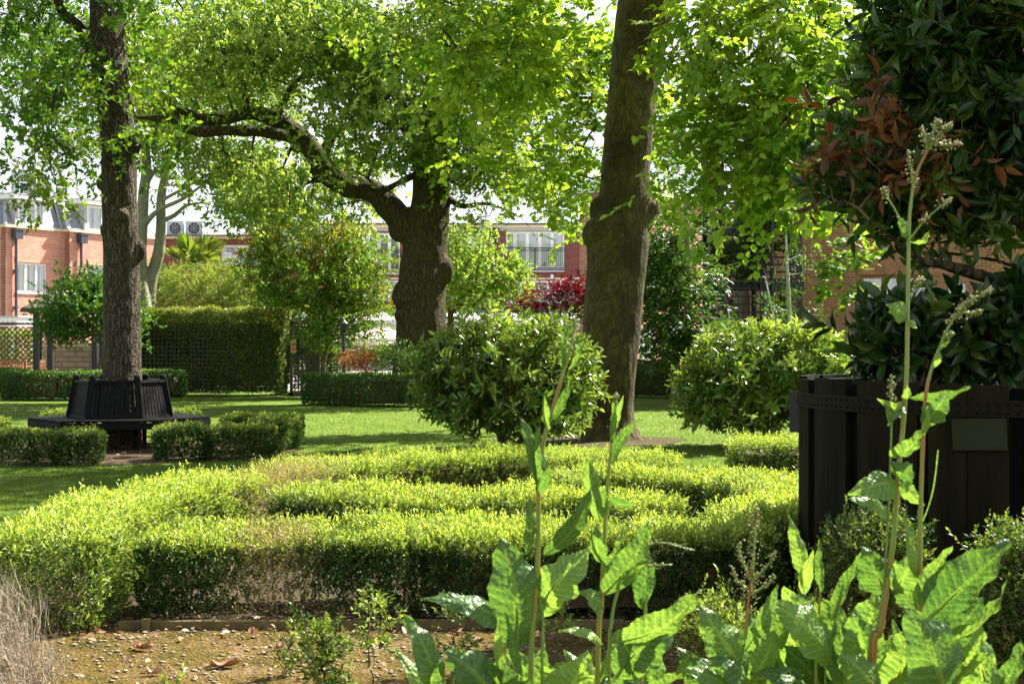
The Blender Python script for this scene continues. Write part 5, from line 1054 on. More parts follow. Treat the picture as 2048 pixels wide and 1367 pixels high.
# ================================================================== TREE BENCH
BC = np.array([P(240, 683, 20.2)[0], 20.2, 0]); BR = R(8)
TB = thing('tree_bench', 'black hexagonal slatted bench built round the ridged trunk', 'bench', BC, BR)
RO, RI, RT, SH = 1.27, .70, .60, .43
hexv = lambda r, k, z: np.array([r*math.cos(R(-120+60*k)), r*math.sin(R(-120+60*k)), z])
for k in range(6):
    a0, a1 = hexv(RO, k, SH), hexv(RO, k+1, SH); b0, b1 = hexv(RI-.1, k, SH), hexv(RI-.1, k+1, SH)
    s_ = MB(); n = 7
    for i in range(n):
        t0, t1 = i/n+.012, (i+1)/n-.012
        q = [a0+(b0-a0)*t0, a1+(b1-a1)*t0, a1+(b1-a1)*t1, a0+(b0-a0)*t1]
        q = [p+(np.mean(q, axis=0)-p)*np.array([.006, .006, 0]) for p in q]
        s_.add([p-[0, 0, .012] for p in q]+[p+[0, 0, .012] for p in q], [(3, 2, 1, 0), (4, 5, 6, 7), (0, 1, 5, 4), (1, 2, 6, 5), (2, 3, 7, 6), (3, 0, 4, 7)])
    s_.build('seat', M['benchwood'], TB)
    s_ = MB(); s_.bar((a0*.985)-[0, 0, .06+.0], (a1*.985)-[0, 0, .06], .03, .09); s_.build('apron', M['benchwood'], TB)
    s_ = MB(); p = hexv(RO-.06, k, 0); s_.bar(p, p+[0, 0, SH-.016], .075, .075); s_.build('leg', M['benchwood'], TB)
    s_ = MB(); p = hexv(RI-.14, k, 0); s_.bar(p, p+[0, 0, SH-.016], .065, .065); s_.build('leg', M['benchwood'], TB)
    s_ = MB(); c0, c1 = hexv(RI, k, SH+.01), hexv(RI, k+1, SH+.01); d0, d1 = hexv(RT, k, .97), hexv(RT, k+1, .97)
    L_ = lambda u, v: (c0+(c1-c0)*u)*(1-v)+(d0+(d1-d0)*u)*v
    nn = norm(np.cross(c1-c0, d0-c0))
    for i in range(8):
        u = .075+.85*(i+.5)/8; s_.bar(L_(u, .02), L_(u, .92), .052, .018, up=nn)
    s_.bar(L_(.05, .95), L_(.95, .95), .035, .085, up=nn); s_.bar(L_(.05, .03), L_(.95, .03), .03, .05, up=nn)
    s_.build('backrest', M['benchwood'], TB)
    s_ = MB(); e = norm(d0-c0); s_.bar(c0, d0+e*.03, .085, .075); q = d0+e*.03; s_.tube([q, q+e*.03, q+e*.045], [.05, .045, .015], 10); s_.build('back_post', M['benchwood'], TB)

# ================================================================== WOODEN TUB
TC = np.array([2.93, 8.05, 0]); TR = 1.27; TH = 1.295
PT = thing('wooden_tub', 'large dark wooden tub with a perforated metal strap, planted with evergreens', 'planter', TC)
b = MB(); a = np.linspace(0, 2*math.pi, 73)[:-1]
V = [(math.cos(q)*(TR-.035), math.sin(q)*(TR-.035), z) for z in (0, TH-.02) for q in a]+[(math.cos(q)*(TR-.12), math.sin(q)*(TR-.12), z) for z in (TH-.02, TH-.13) for q in a]
F = []; n = 72
for l_ in range(3): F += [(l_*n+i, l_*n+(i+1) % n, (l_+1)*n+(i+1) % n, (l_+1)*n+i) for i in range(n)]
b.add(V, F); b.build('inner_wall', M['plantergap'], PT, smooth=False)
b = MB(); b.add([(math.cos(q)*(TR-.11), math.sin(q)*(TR-.11), TH-.14) for q in a], [tuple(range(72))]); b.build('potting_soil', M['soil'], PT)
ns = 18; pitch = 2*math.pi/ns
for i in range(ns):
    c = -math.pi/2+(i+.35)*pitch; hw = pitch*(.41+.035*math.sin(i*1.7)); th = .045
    for (u0, u1) in ((-hw, -.0015), (.0015, hw)) if i % 3 else ((-hw, hw),):
        q = np.linspace(c+u0, c+u1, 5); h_ = TH+.008*math.sin(i*2.3); V = []
        for z in (0, h_):
            for rr in (TR-.034, TR+.012): V += [(math.cos(t)*rr, math.sin(t)*rr, z) for t in q]
        m_ = 5; F = [(5+j, 6+j, 16+j, 15+j) for j in range(4)]+[(0+j, 10+j, 11+j, 1+j) for j in range(4)]+[(10+j, 15+j, 16+j, 11+j) for j in range(4)]+[(0, 5, 15, 10), (4, 14, 19, 9)]
        s_ = MB(); s_.add(V, F); s_.build('stave', M['planterwood'], PT)
s_ = MB(); q = np.linspace(0, 2*math.pi, 97)[:-1]; V = [(math.cos(t)*rr, math.sin(t)*rr, z) for rr, z in ((TR+.014, 1.135), (TR+.019, 1.135), (TR+.019, 1.215), (TR+.014, 1.215)) for t in q]
F = [(l_*96+i, l_*96+(i+1) % 96, ((l_+1) % 4)*96+(i+1) % 96, ((l_+1) % 4)*96+i) for l_ in range(4) for i in range(96)]; s_.add(V, F); strap = s_.build('strap', M['strap'], PT)
s_ = MB()
for i in range(170):
    for j, (zz, r_) in enumerate(((1.195, .010), (1.155, .010), (1.175, .005))):
        t = i*2*math.pi/170+(.01 if j == 2 else 0); cx_, cy_ = math.cos(t), math.sin(t); rr = TR+.0205+.001*j; tx, ty = -cy_, cx_; k_ = 6 if i % 2 else 4
        s_.add([(cx_*rr+tx*r_*math.cos(u), cy_*rr+ty*r_*math.cos(u), zz+r_*math.sin(u)) for u in np.arange(k_)*2*math.pi/k_], [tuple(range(k_))])
s_.build('strap_holes', M['plantergap'], strap)
t = math.atan2(6.82-TC[1], 1.94-TC[0]+.55); px_ = 1976
t = math.asin(((px_-CX)/S*6.85-TC[0])/TR); t = -math.pi/2+t
s_ = MB(); cpos = np.array([math.cos(t)*(TR+.035), math.sin(t)*(TR+.035), 1.05]); s_.box(cpos, (.26, .016, .155), rz=t+math.pi/2, ry=R(-2)); s_.build('plaque', M['brass'], PT, bevel=.003)
t = math.pi-.25; s_ = MB(); s_.box((math.cos(t)*(TR+.03), math.sin(t)*(TR+.03), 1.09), (.07, .05, .24), rz=t); s_.build('strap_buckle', M['blackiron'], PT)

BK = dict(m=4, k=8, rc=.14, L=.13, Lr=.5, W=.36, tm=T_OVAL, shoot=.18, up=.4, age0=.22, agev=.5, agef=3, spread=1.0, stick=.005, jit=.42)
D = 8.3
bt = [P(2075, 775, D), P(2078, 690, D), P(2072, 590, D), P(2085, 470, D), P(2070, 300, D), P(2060, 120, D), P(2090, -60, D)]
bl = limb([(2074, 600, D), (2010, 566, D-.1), (1950, 548, D-.2), (1890, 530, D-.3), (1840, 520, D-.35), (1790, 480, D-.4), (1740, 440, D-.5)])
bl2 = limb([(2084, 480, D), (2000, 420, D), (1920, 360, D), (1840, 300, D)]); bl3 = limb([(2070, 300, D), (1980, 210, D-.2), (1880, 120, D-.3), (1790, 60, D-.3)])
bl4 = limb([(2070, 560, D), (2020, 530, D+.3), (1960, 515, D+.4), (1880, 508, D+.5)])
tree('bay_tree', 'dark glossy evergreen tree growing out of the wooden tub', 'tree', P(2075, 683, D)*[1, 1, 0]+[0, 0, 1.16],
     [(bt, rads([60, 52, 46, 42, 36, 28, 16], [D]*7)), (bl, rads([30, 26, 23, 20, 15, 10, 6], [D]*7)), (bl2, rads([22, 18, 13, 8], [D]*4)), (bl3, rads([22, 18, 13, 8], [D]*4)), (bl4, rads([12, 10, 8, 4], [D]*4))],
     [(1920, 90, D, 160, 130, .8, 60), (1980, 60, D-.3, 120, 110, .6, 42), (1830, 110, D-.2, 80, 90, .5, 22), (2000, 230, D, 130, 120, .8, 70), (1890, 240, D, 110, 100, .7, 46), (1800, 270, D-.1, 70, 80, .5, 16), (1760, 370, D-.3, 60, 36, .5, 13), (1830, 370, D-.1, 90, 40, .6, 26), (1940, 370, D, 110, 45, .7, 44), (2030, 360, D, 80, 60, .7, 32), (1725, 320, D-.1, 30, 50, .4, 4), (1750, 150, D+.1, 35, 50, .4, 4), (1705, 400, D-.3, 26, 16, .3, 3), (1900, 430, D, 120, 16, .5, 10),
      (2080, -120, D, 260, 130, .9, 40), (2250, 200, D, 150, 300, .9, 40), (1850, 470, D-.1, 60, 10, .4, 3), (2020, 470, D+.2, 50, 10, .4, 3), (1880, -20, D, 120, 80, .6, 20)], 81, BK, 'oakbark', M['bay'], rtip=.003, voxel=.012, amp=.004, bf=12, gap=-.6, f=2, step=.15, rmax=.03, sag=.02)
DL = thing('withered_branch', 'withered branch of rusty brown leaves on the left side of the tub tree', 'branch', P(1740, 330, D-.4))
C = blobs([(1750, 235, D-.4, 50, 70, .25, 6), (1790, 320, D-.4, 60, 40, .25, 9), (1680, 310, D-.35, 24, 34, .15, 5), (1850, 330, D-.45, 30, 30, .15, 2)], 82, -2)
o, st = crown('withered_leaves', C, rand_unit(len(C)), M['brownleaf'], **dict(BK, m=2, k=7, up=-.5, L=.12, age0=.4)); att(o, DL)
N_, ch, ld, dr = grow([P(1850, 330, D-.1), P(1880, 340, D)], C, .12, 0, 3); tw_ = twigs_mesh('twigs', N_, ch, ld, .003, M['twig'], .4, 4, .015); add_twig(tw_, st); att(tw_, DL)
shrub('evergreen_shrub', 'low dark large-leaved shrubs spilling over the rim of the wooden tub', 'shrub', P(1930, 683, 7.7)*[1, 1, 0]+[0, 0, 1.16],
      [(1900, 705, 8.0, 150, 36, .3, 44), (1800, 655, 8.0, 70, 26, .3, 12), (1970, 665, 7.9, 90, 34, .4, 30), (2060, 650, 7.9, 80, 50, .4, 30), (1790, 710, 8.0, 60, 24, .25, 12), (2020, 615, 7.9, 70, 16, .3, 6), (1730, 660, 8.0, 20, 16, .2, 2)], M['bay'], 83,
      dict(BK, L=.15, m=2, k=8, shoot=.14, rc=.08, age0=.05, agev=.22), 5, .003, rmax=.02, gap=-.7, f=3, step=.15, seedh=.02, spread0=.3)
BG = dict(sprig=(.05, 7), leaf=.018, mat=M['box'], rough=.03, depth=.05, W=.5, stems=20)
def boxball(px, D_, r, h, label, seed):
    x, y = gp(px, D_); hedge('box_ball', label, [(x-.03, y), (x+.03, y)], r*2, h, 3600, seed=seed, group='box plants at the foot of the tub', pe=2.6, age_top=.55, age_shade_side=.15, **BG)
KB = dict(m=5, k=8, rc=.07, L=.02, W=.5, tm=T_DIA, shoot=.07, up=.4, age0=.3, agev=.35, agef=4, stick=.003)
shrub('box_plant', 'loose box plant in front of the wooden tub', 'shrub', P(1755, 683, 6.2)*[1, 1, 0], [(1755, 1085, 6.2, 75, 45, .25, 240), (1740, 1160, 6.2, 80, 70, .25, 180)], M['box'], 91, KB, 6, .002, rmax=.012, gap=-.9, step=.1, seedh=.1, spread0=.06, group='box plants at the foot of the tub')
shrub('box_plant', 'box plant at the right edge below the wooden tub', 'shrub', P(2050, 683, 5.2)*[1, 1, 0], [(2050, 1130, 5.2, 55, 50, .25, 200), (2045, 1250, 5.2, 60, 100, .3, 300)], M['box'], 92, KB, 6, .002, rmax=.012, gap=-.9, step=.1, seedh=.1, spread0=.06, group='box plants at the foot of the tub')
shrub('box_plant', 'young box plant low between the dock leaves right of centre', 'shrub', P(1440, 683, 5.6)*[1, 1, 0], [(1430, 1260, 5.6, 60, 45, .2, 110), (1510, 1310, 5.6, 60, 50, .2, 90), (1600, 1250, 5.8, 50, 50, .2, 60)], M['box'], 93, dict(KB, age0=.5), 6, .002, rmax=.012, gap=-.9, step=.1, seedh=.1, spread0=.06, group='box plants at the foot of the tub')

# ================================================================== FOREGROUND
ED = thing('timber_edging', 'long low timber edging board along the front box hedge', 'edging', (-.6, 7.42, 0))
b = MB(); q = np.linspace(-2.05, 1.9, 4)
for i in range(3):
    if i % 5: pass
    b.bar((q[i]+.002, 7.42+.01*math.sin(i), .012+.004*math.sin(i*2.1)), (q[i+1]-.002, 7.42+.01*math.sin(i+1), .016), .04, .07)
o = b.build('board', M['rail']); att(o, ED)
for x in (-1.9, -.6, .7): b = MB(); b.box((x, 7.385, .02), (.04, .03, .09)); att(b.build('peg', M['rail']), ED)

def octa(name, n, xr, yr, zf, r0, r1, mat, kind='stuff', den=None):
    x = RS.uniform(*xr, n); y = RS.uniform(*yr, n); p = np.column_stack([x, y, np.zeros(n)])
    if den is not None: p = p[den(p)]
    n = len(p); r = r0+(r1-r0)*RS.rand(n)**3; p[:, 2] = .004+r*.25
    T = np.array([[1,0,0],[0,1,0],[-1,0,0],[0,-1,0],[.7,.7,.35],[-.7,.7,.3],[-.7,-.7,.35],[.7,-.7,.3],[0,0,.75],[0,0,-.5]])*1.0
    Fq = np.array([[0,4,8],[4,1,8],[1,5,8],[5,2,8],[2,6,8],[6,3,8],[3,7,8],[7,0,8],[0,9,4],[4,9,1],[1,9,5],[5,9,2],[2,9,6],[6,9,3],[3,9,7],[7,9,0]])
    a = RS.rand(n)*6.28; ca, sa = np.cos(a), np.sin(a); TT = T[None]*(1+.25*RS.randn(n, 10, 3))
    Vx = TT[..., 0]*ca[:, None]-TT[..., 1]*sa[:, None]; Vy = TT[..., 0]*sa[:, None]+TT[..., 1]*ca[:, None]
    V = np.stack([Vx, Vy*.8, TT[..., 2]*.6], -1)*r[:, None, None]+p[:, None]
    F = Fq[None]+(np.arange(n)*10)[:, None, None]
    o = raw(name, V.reshape(-1, 3), F.reshape(-1, 3), mat, smooth=True); o['kind'] = kind; return o
octa('gravel', 6000, (-2.9, 2.2), (5.6, 7.75), 0, .004, .016, M['stone'], den=lambda p: (nz(p, 2.5, 1) > -.1+.9*(RS.rand(len(p))-.6)) | (p[:, 1] > 7.15))
n = 2600; p = np.column_stack([RS.uniform(-2.6, 2.0, n), RS.uniform(5.6, 8.2, n), .012+.02*RS.rand(n)]); p = p[(p[:, 1] > 7.1) | (RS.rand(n) < .22)]
n2 = 500; a = RS.rand(n2)*6.28; rr = 2.0*RS.rand(n2)**.5; p = np.vstack([p, np.column_stack([BC[0]+rr*np.cos(a), 19.3+rr*np.sin(a), .02+.02*RS.rand(n2)])]); n = len(p)
d = rand_unit(n); d[:, 2] *= .25; o = leaves('leaf_litter', p, d, norm(np.array([0, 0, 1.])+.45*RS.randn(n, 3)), .02+.05*RS.rand(n)**2, .5, T_OVAL, leaf_mat('litter', (.14, .07, .035), (.42, .28, .16), trans=.2, tcol=(1.2, 1, .6)), age=RS.rand(n)); o['kind'] = 'stuff'
for (px, py, ln, an, lb) in ((450, 1337, .13, .25, 'large curled brown fallen leaf on the moss, below the edging'), (308, 1352, .07, .1, 'pale fallen leaf flat on the moss near the bottom edge'), (285, 1302, .10, -.3, 'dark curled fallen leaf at the left of the moss patch'), (560, 1300, .05, .7, 'small grey fallen leaf on the moss under the seedlings')):
    c = G(px, py); t = thing('fallen_leaf', lb, 'leaf', c, 0, 'fallen leaves on the moss'); u = np.linspace(-1, 1, 9); b = MB(); V = []
    for i, x in enumerate(u):
        w_ = ln*.22*math.sqrt(max(0, 1-x*x))+.002
        for v in (-1, -.5, 0, .5, 1): V.append((x*ln/2*math.cos(an)-v*w_*math.sin(an), x*ln/2*math.sin(an)+v*w_*math.cos(an), .012+.022*abs(v)**1.5*(1+.5*math.sin(4*x))+.01*x*x))
    F = [(i*5+j, i*5+j+1, i*5+6+j, i*5+5+j) for i in range(8) for j in range(4)]; b.add(V, F)
    b.build('blade', plain('fallen_leaf_brown', (.34, .17, .09) if ln > .08 else (.5, .36, .24), .75, var=.3, scale=30), t, smooth=True)

# dry twiggy plant at the bottom left
DP = thing('dried_plant', 'dry bare tan twiggy plant in the bottom left corner', 'plant', (-2.0, 5.75, 0))
C = blobs([(10, 1290, 5.75, 70, 90, .25, 150), (45, 1350, 5.7, 70, 50, .25, 110), (-10, 1230, 5.75, 50, 50, .2, 50), (90, 1350, 5.7, 40, 30, .15, 20)], 95, -2); N_, ch, ld, dr = grow([[-2.05, 5.75, .03], [-1.98, 5.7, .03], [-2.12, 5.8, .03]], C, .12, .02, 9)
o = twigs_mesh('twigs', N_, ch, ld, .0012, M['drystem'], .38, 4, .008)
B = np.repeat(C, 4, 0)+RS.randn(len(C)*4, 3)*.03; dd = norm(np.repeat(dr, 4, 0)*.4+.4*RS.randn(len(B), 3)+np.array([-.15, 0, 1.0])); L2 = .05+.14*RS.rand(len(B)); V, F = leafgeo(B, dd, rand_unit(len(B)), L2, .0024/L2, T_STICK); add_twig(o, (V, F)); att(o, DP)

# seedlings in the bed
SK = dict(m=3, k=6, rc=.03, L=.024, W=.5, tm=T_OVAL, shoot=.05, up=.6, age0=.35, agev=.3, stick=.002)
for i, (px, D_, hpx, n, lb) in enumerate(((650, 5.7, 100, 60, 'bushy green seedling at the bottom edge left of the dock leaves'), (575, 6.4, 60, 14, 'spindly seedling against the timber edging'), (750, 6.0, 70, 26, 'thin weedy seedling beside the bushy one'), (905, 6.3, 60, 18, 'small weed between the seedlings and the dock stems'), (1120, 6.6, 60, 16, 'pale feathery weed behind the dock stems'), (345, 5.9, 40, 7, 'tiny seedling at the left of the moss patch'))):
    yb = CY+EYE*S/D_; x = gp(px, D_)[0]; hh = {650: 1250, 575: 1215, 750: 1180, 905: 1190, 1120: 1140, 345: 1330}[px]
    shrub('seedling', lb, 'seedling', (x, D_, 0), [(px, hh+40, D_, hpx*.5, hpx*.5, .08, n//2), (px, hh+95, D_, hpx*.55, hpx*.45, .08, n//2)], M['box'] if i != 4 else M['lightleaf'], 100+i, dict(SK, age0=.3+.1*(i % 3)), 3, .0012, rmax=.006, gap=-2, step=.06, seedh=.02, spread0=.02, group='seedlings in the mossy bed')

# ------------------------------------------------------------------ dock plants
def dock_leaf(base, tip, width, roll=0., bend=.12, fold=.25, wave=.10, age=.5, ph=0., back=0.0):
    """one broad dock leaf: folded along the midrib, wavy margin, puckered between veins"""
    base = np.array(base, float); tip = np.array(tip, float); ax = tip-base; Ln = np.linalg.norm(ax); nu, nv = 56, 19
    ax = ax/Ln; cam_n = np.array([0, -1., 0.]); cam_n = norm(cam_n-ax*(cam_n @ ax)); side = np.cross(ax, cam_n)
    c, s_ = math.cos(roll), math.sin(roll); nrm = cam_n*c+side*s_; side = np.cross(ax, nrm)
    u = np.linspace(0, 1, nu)[:, None]; v = np.linspace(-1, 1, nv)[None]
    w_ = np.where(u < .32, (u/.32+1e-4)**.55, np.cos(np.clip((u-.32)/.68, 0, 1)*math.pi/2)**.85)*width/2
    w_ = np.maximum(w_, .0012)*(1+.10*np.sin(u*23+ph)*np.abs(v))*(1+.07*np.sin(v*2+ph))
    z = fold*np.abs(v)*w_+wave*width*np.sin(u*19+ph+v)*np.abs(v)**2*.6*np.minimum(1, u*4)
    q_ = u*(9+Ln*14)-np.abs(v)*1.5+ph; quilt = np.abs(np.sin(math.pi*q_))**.6
    z = z-.032*width*quilt*np.minimum(1, np.abs(v)*4)*np.minimum(1, w_/width*3)+.010*width*np.sin(u*71+v*13+ph)*np.sin(v*17+u*40)
    arch = bend*Ln*4*u*(1-u)+back*Ln*u**3
    sw = .05*Ln*np.sin(u*3.1+ph)
    Pp = base+ax*(u*Ln)[..., None]+side*((v*w_)+sw)[..., None]-nrm*(z-arch)[..., None]*-1*-1
    V = Pp.reshape(-1, 3); i = np.arange(nu-1)[:, None]*nv; j = np.arange(nv-1)[None]
    F = np.stack([i+j, i+j+1, i+nv+j+1, i+nv+j], -1).reshape(-1, 4); n = len(F)
    ag = age+.0*np.zeros(n); vv = np.abs(np.broadcast_to(np.linspace(-1, 1, nv-1)[None], (nu-1, nv-1))).ravel()
    uu = np.broadcast_to(np.linspace(0, 1, nu-1)[:, None], (nu-1, nv-1)).ravel(); qf = (uu*(9+Ln*14)-vv*1.5+ph) % 1
    ag = ag*.6+.9*(vv < .08)+.55*((qf < .12) | (qf > .9))+.2*nz(np.column_stack([uu*3+ph, vv*2, uu*0]), 1.5)
    o = raw('leaf', V, F, M['dock'], attrs={'rnd': np.full(n, RS.rand()), 'age': np.clip(ag, 0, 1)})
    # midrib on the underside and top
    mid = Pp[:, nv//2]; mv, mf = tube_geo(mid[:22], np.linspace(.0032, .001, 22)*width/.07, 5)
    return o, (mv, mf)
def dock_bud(path, n, spread, size=.0045):
    q = catmull(path, 10); i = RS.randint(0, len(q)-1, n); p = q[i]+RS.randn(n, 3)*spread*np.linspace(1.2, .4, len(q))[i][:, None]
    T = (np.array([[0,0,0],[.5,.5,0],[0,.5,.5],[-.5,.5,0],[0,.5,-.5],[0,1,0]]), np.array([[0,1,2],[0,2,3],[0,3,4],[0,4,1],[5,2,1],[5,3,2],[5,4,3],[5,1,4]]))
    return p, rand_unit(n), T, size
def dock(label, D, stems, lvs, heads=(), seed=0):
    """stems: list of px paths with width; lvs: (bx,by,tx,ty,width,roll,bend,dD); heads: branches of the flower head"""
    b0 = stems[0][0][0]; x0 = (b0[0]-CX)/S*D
    root = thing('dock_plant', label, 'plant', (x0, D, 0), group='dock plants in the foreground')
    for (pts, w0, w1, red) in stems:
        q = [P(x, y, D+(dd[0] if dd else 0)) for (x, y, *dd) in pts]
        if pts[0][1] > 1300: q = [np.array([q[0][0]+(x0-q[0][0])*.3, q[0][1], 0.])]+q
        c = catmull(q, 8); r = np.linspace(w0, w1, len(c))*.82/2/S*D
        k = np.arange(len(c)); r = r*(1+.12*(np.sin(k*.8)**8))
        b = MB(); b.tube(c, r, 10); o = b.build('stem', [M['stemgreen'], M['stemred']], smooth=True); 
        if red: o.data.polygons.foreach_set('material_index', [1]*len(o.data.polygons))
        att(o, root)
    fr = np.random.RandomState(int(b0[0])); nf = 9 if b0[0] > 1400 else 5      # basal rosette
    lvs = list(lvs)
    for k in range(nf):
        bx_ = b0[0]+fr.uniform(-70, 70); tx_ = bx_+fr.uniform(-110, 110); ty_ = fr.uniform(1195, 1320) if b0[0] > 1400 else fr.uniform(1270, 1345)
        lvs.append((bx_, ty_+fr.uniform(110, 190), tx_, ty_, fr.uniform(58, 96), fr.uniform(-.9, 1.0), fr.uniform(.05, .2), fr.uniform(.12, .42)))
    for i, (bx, by, tx, ty, w_, roll, bend, *dd) in enumerate(lvs):
        dD = dd[0] if dd else 0.; dT = dd[1] if len(dd) > 1 else dD-.04
        o, (mv, mf) = dock_leaf(P(bx, by, D+dD), P(tx, ty, D+dT), w_/S*D, roll, bend, .22+.15*RS.rand(), .10+.05*RS.rand(), .3+.5*RS.rand(), RS.rand()*6.28, -.05*RS.rand()); att(o, root)
        r_ = raw('midrib', mv, mf, M['stemgreen']); att(r_, o); r_.matrix_parent_inverse = o.matrix_parent_inverse.inverted() @ Matrix.Identity(4) if False else Matrix.Identity(4)
    for h in heads:
        pts = [P(x, y, D) for x, y in h[0]]; b = MB(); b.tube(catmull(pts, 6), np.linspace(.0028, .0012, len(catmull(pts, 6))), 6); ps, ds, T, sz = dock_bud(pts, h[1], h[2]/S*D)
        V, F = leafgeo(ps, ds, rand_unit(len(ps)), sz*(.7+.7*RS.rand(len(ps))), .7, T); kk = 8
        f_ = raw('flower_head', V, F, M['dockflower'], attrs={'rnd': np.repeat(RS.rand(len(ps)), kk), 'age': np.repeat(RS.rand(len(ps)), kk)}); att(f_, root)
        s2 = b.build('flower_stalk', M['stemgreen'], smooth=True); att(s2, root)
    return root
dock('dock plant with the tallest blurred stem, left of the foreground group', 2.75,
     [([(1062, 1367), (1070, 1220), (1076, 1100), (1078, 960), (1088, 880), (1108, 810), (1128, 740), (1142, 690)], 15, 7, .5), ([(1030, 1367), (1034, 1280)], 13, 11, .2), ([(1084, 1367), (1086, 1240), (1078, 1180)], 8, 6, 0)],
     [(1035, 1300, 998, 1075, 125, .25, .06, 0, -.03), (1010, 1265, 848, 1185, 62, .9, .22, 0), (1090, 1110, 1182, 975, 50, .5, .1), (1092, 1215, 1172, 1092, 85, -.5, .12), (1078, 975, 1046, 832, 44, .6, .04), (1072, 975, 1082, 850, 30, -.7, .04), (1050, 1110, 1063, 985, 36, .8, .05), (1080, 990, 1096, 930, 26, -.3, .1), (1112, 840, 1140, 750, 22, .5, .1), (1100, 860, 1085, 790, 20, -.6, .1), (1138, 740, 1158, 680, 20, .8, .1), (1128, 740, 1120, 660, 14, .2, .0),
      (1060, 1240, 1130, 1130, 70, .4, .1, .06), (1085, 1340, 1190, 1300, 90, 1.0, .2, .02), (1050, 1350, 1010, 1230, 22, .5, .0)],
     [([(1140, 700), (1148, 660), (1150, 630)], 60, 5)])
dock('dock plant with a crinkled upright leaf and closed bud, centre of the foreground', 2.8,
     [([(1195, 1367), (1203, 1200), (1208, 1100), (1213, 1000), (1222, 900), (1233, 800)], 14, 6, .7), ([(1218, 1367), (1222, 1250), (1236, 1180), (1262, 1120)], 9, 6, 0)],
     [(1212, 1190, 1292, 1042, 72, .35, .08), (1208, 1040, 1163, 912, 42, -.4, .06), (1214, 1030, 1186, 940, 34, .6, .05), (1215, 1000, 1276, 1010, 30, .8, .1), (1225, 930, 1282, 838, 26, .4, -.1), (1206, 1215, 1160, 1180, 50, .9, .2), (1226, 890, 1222, 800, 15, .3, 0), (1230, 870, 1243, 790, 15, -.5, 0), (1214, 1130, 1190, 1050, 40, -.6, .1), (1225, 1285, 1398, 1178, 88, .6, .12), (1240, 1360, 1345, 1215, 96, -.3, .12, .05), (1205, 1290, 1120, 1255, 30, 1.0, .2), (1215, 1130, 1250, 1050, 30, 1.0, .1)],
     [([(1228, 850), (1232, 800), (1234, 790)], 70, 5), ([(1262, 1120), (1310, 1085), (1390, 1100)], 70, 4), ([(1262, 1120), (1300, 1130), (1345, 1128)], 50, 4)])
dock('slender dock stem with one narrow upright leaf, right of the crinkled dock', 2.85,
     [([(1282, 1367), (1290, 1240), (1290, 1180)], 10, 7, .9)], [(1290, 1215, 1283, 1088, 46, .2, .03), (1292, 1300, 1330, 1235, 40, .6, .1), (1270, 1330, 1225, 1270, 60, .4, .15), (1300, 1367, 1376, 1310, 60, .9, .2)])
dock('low dock with drooping grey green leaves at the bottom, left of the stems', 2.6,
     [([(905, 1367), (900, 1340)], 10, 8, 0), ([(1008, 1367), (1008, 1330)], 8, 6, .8)],
     [(890, 1390, 803, 1232, 66, .7, .1), (985, 1400, 888, 1300, 95, .5, .12), (1006, 1360, 1003, 1235, 22, .3, .02), (1060, 1400, 960, 1310, 80, -.4, .12, .03), (1130, 1410, 1180, 1306, 100, .1, .1, .1), (850, 1420, 870, 1320, 60, -.6, .1)])
dock('dock with a red stem and green flower spikes, left of the tub', 2.9,
     [([(1478, 1367), (1488, 1280), (1497, 1200), (1505, 1130), (1510, 1060)], 9, 4, .8)],
     [(1480, 1370, 1405, 1200, 92, .4, .1), (1500, 1380, 1410, 1300, 80, .9, .2), (1490, 1300, 1555, 1170, 40, -.4, .08), (1500, 1375, 1545, 1260, 70, .3, .1, .05), (1470, 1395, 1370, 1330, 80, .8, .2), (1510, 1400, 1460, 1290, 60, -.5, .1, .08)],
     [([(1505, 1150), (1510, 1060), (1513, 1015)], 190, 8), ([(1502, 1160), (1480, 1110), (1478, 1085)], 80, 5), ([(1504, 1160), (1535, 1130), (1552, 1100)], 90, 5), ([(1500, 1190), (1530, 1170), (1550, 1150)], 60, 5), ([(1500, 1180), (1475, 1160), (1462, 1130)], 50, 5)])
dock('leafy dock with two upright spears at the foot of the tub', 2.95,
     [([(1632, 1367), (1636, 1270), (1640, 1180)], 9, 5, .7), ([(1650, 1367), (1668, 1250), (1700, 1140)], 6, 4, 0)],
     [(1604, 1165, 1586, 1028, 38, .3, .05), (1612, 1190, 1622, 1100, 28, -.4, .05), (1641, 1185, 1643, 1078, 22, .4, .02), (1672, 1240, 1724, 1098, 36, .5, -.05), (1660, 1330, 1535, 1195, 90, .5, .1), (1640, 1300, 1560, 1175, 84, -.3, .1, .06), (1560, 1300, 1538, 1190, 44, .4, .08), (1690, 1300, 1640, 1200, 70, .2, .1, .05), (1620, 1390, 1500, 1340, 60, 1.0, .2), (1650, 1400, 1570, 1290, 100, .2, .1, .08), (1600, 1400, 1560, 1330, 80, .6, .1), (1680, 1395, 1640, 1300, 80, -.5, .1, .1)])
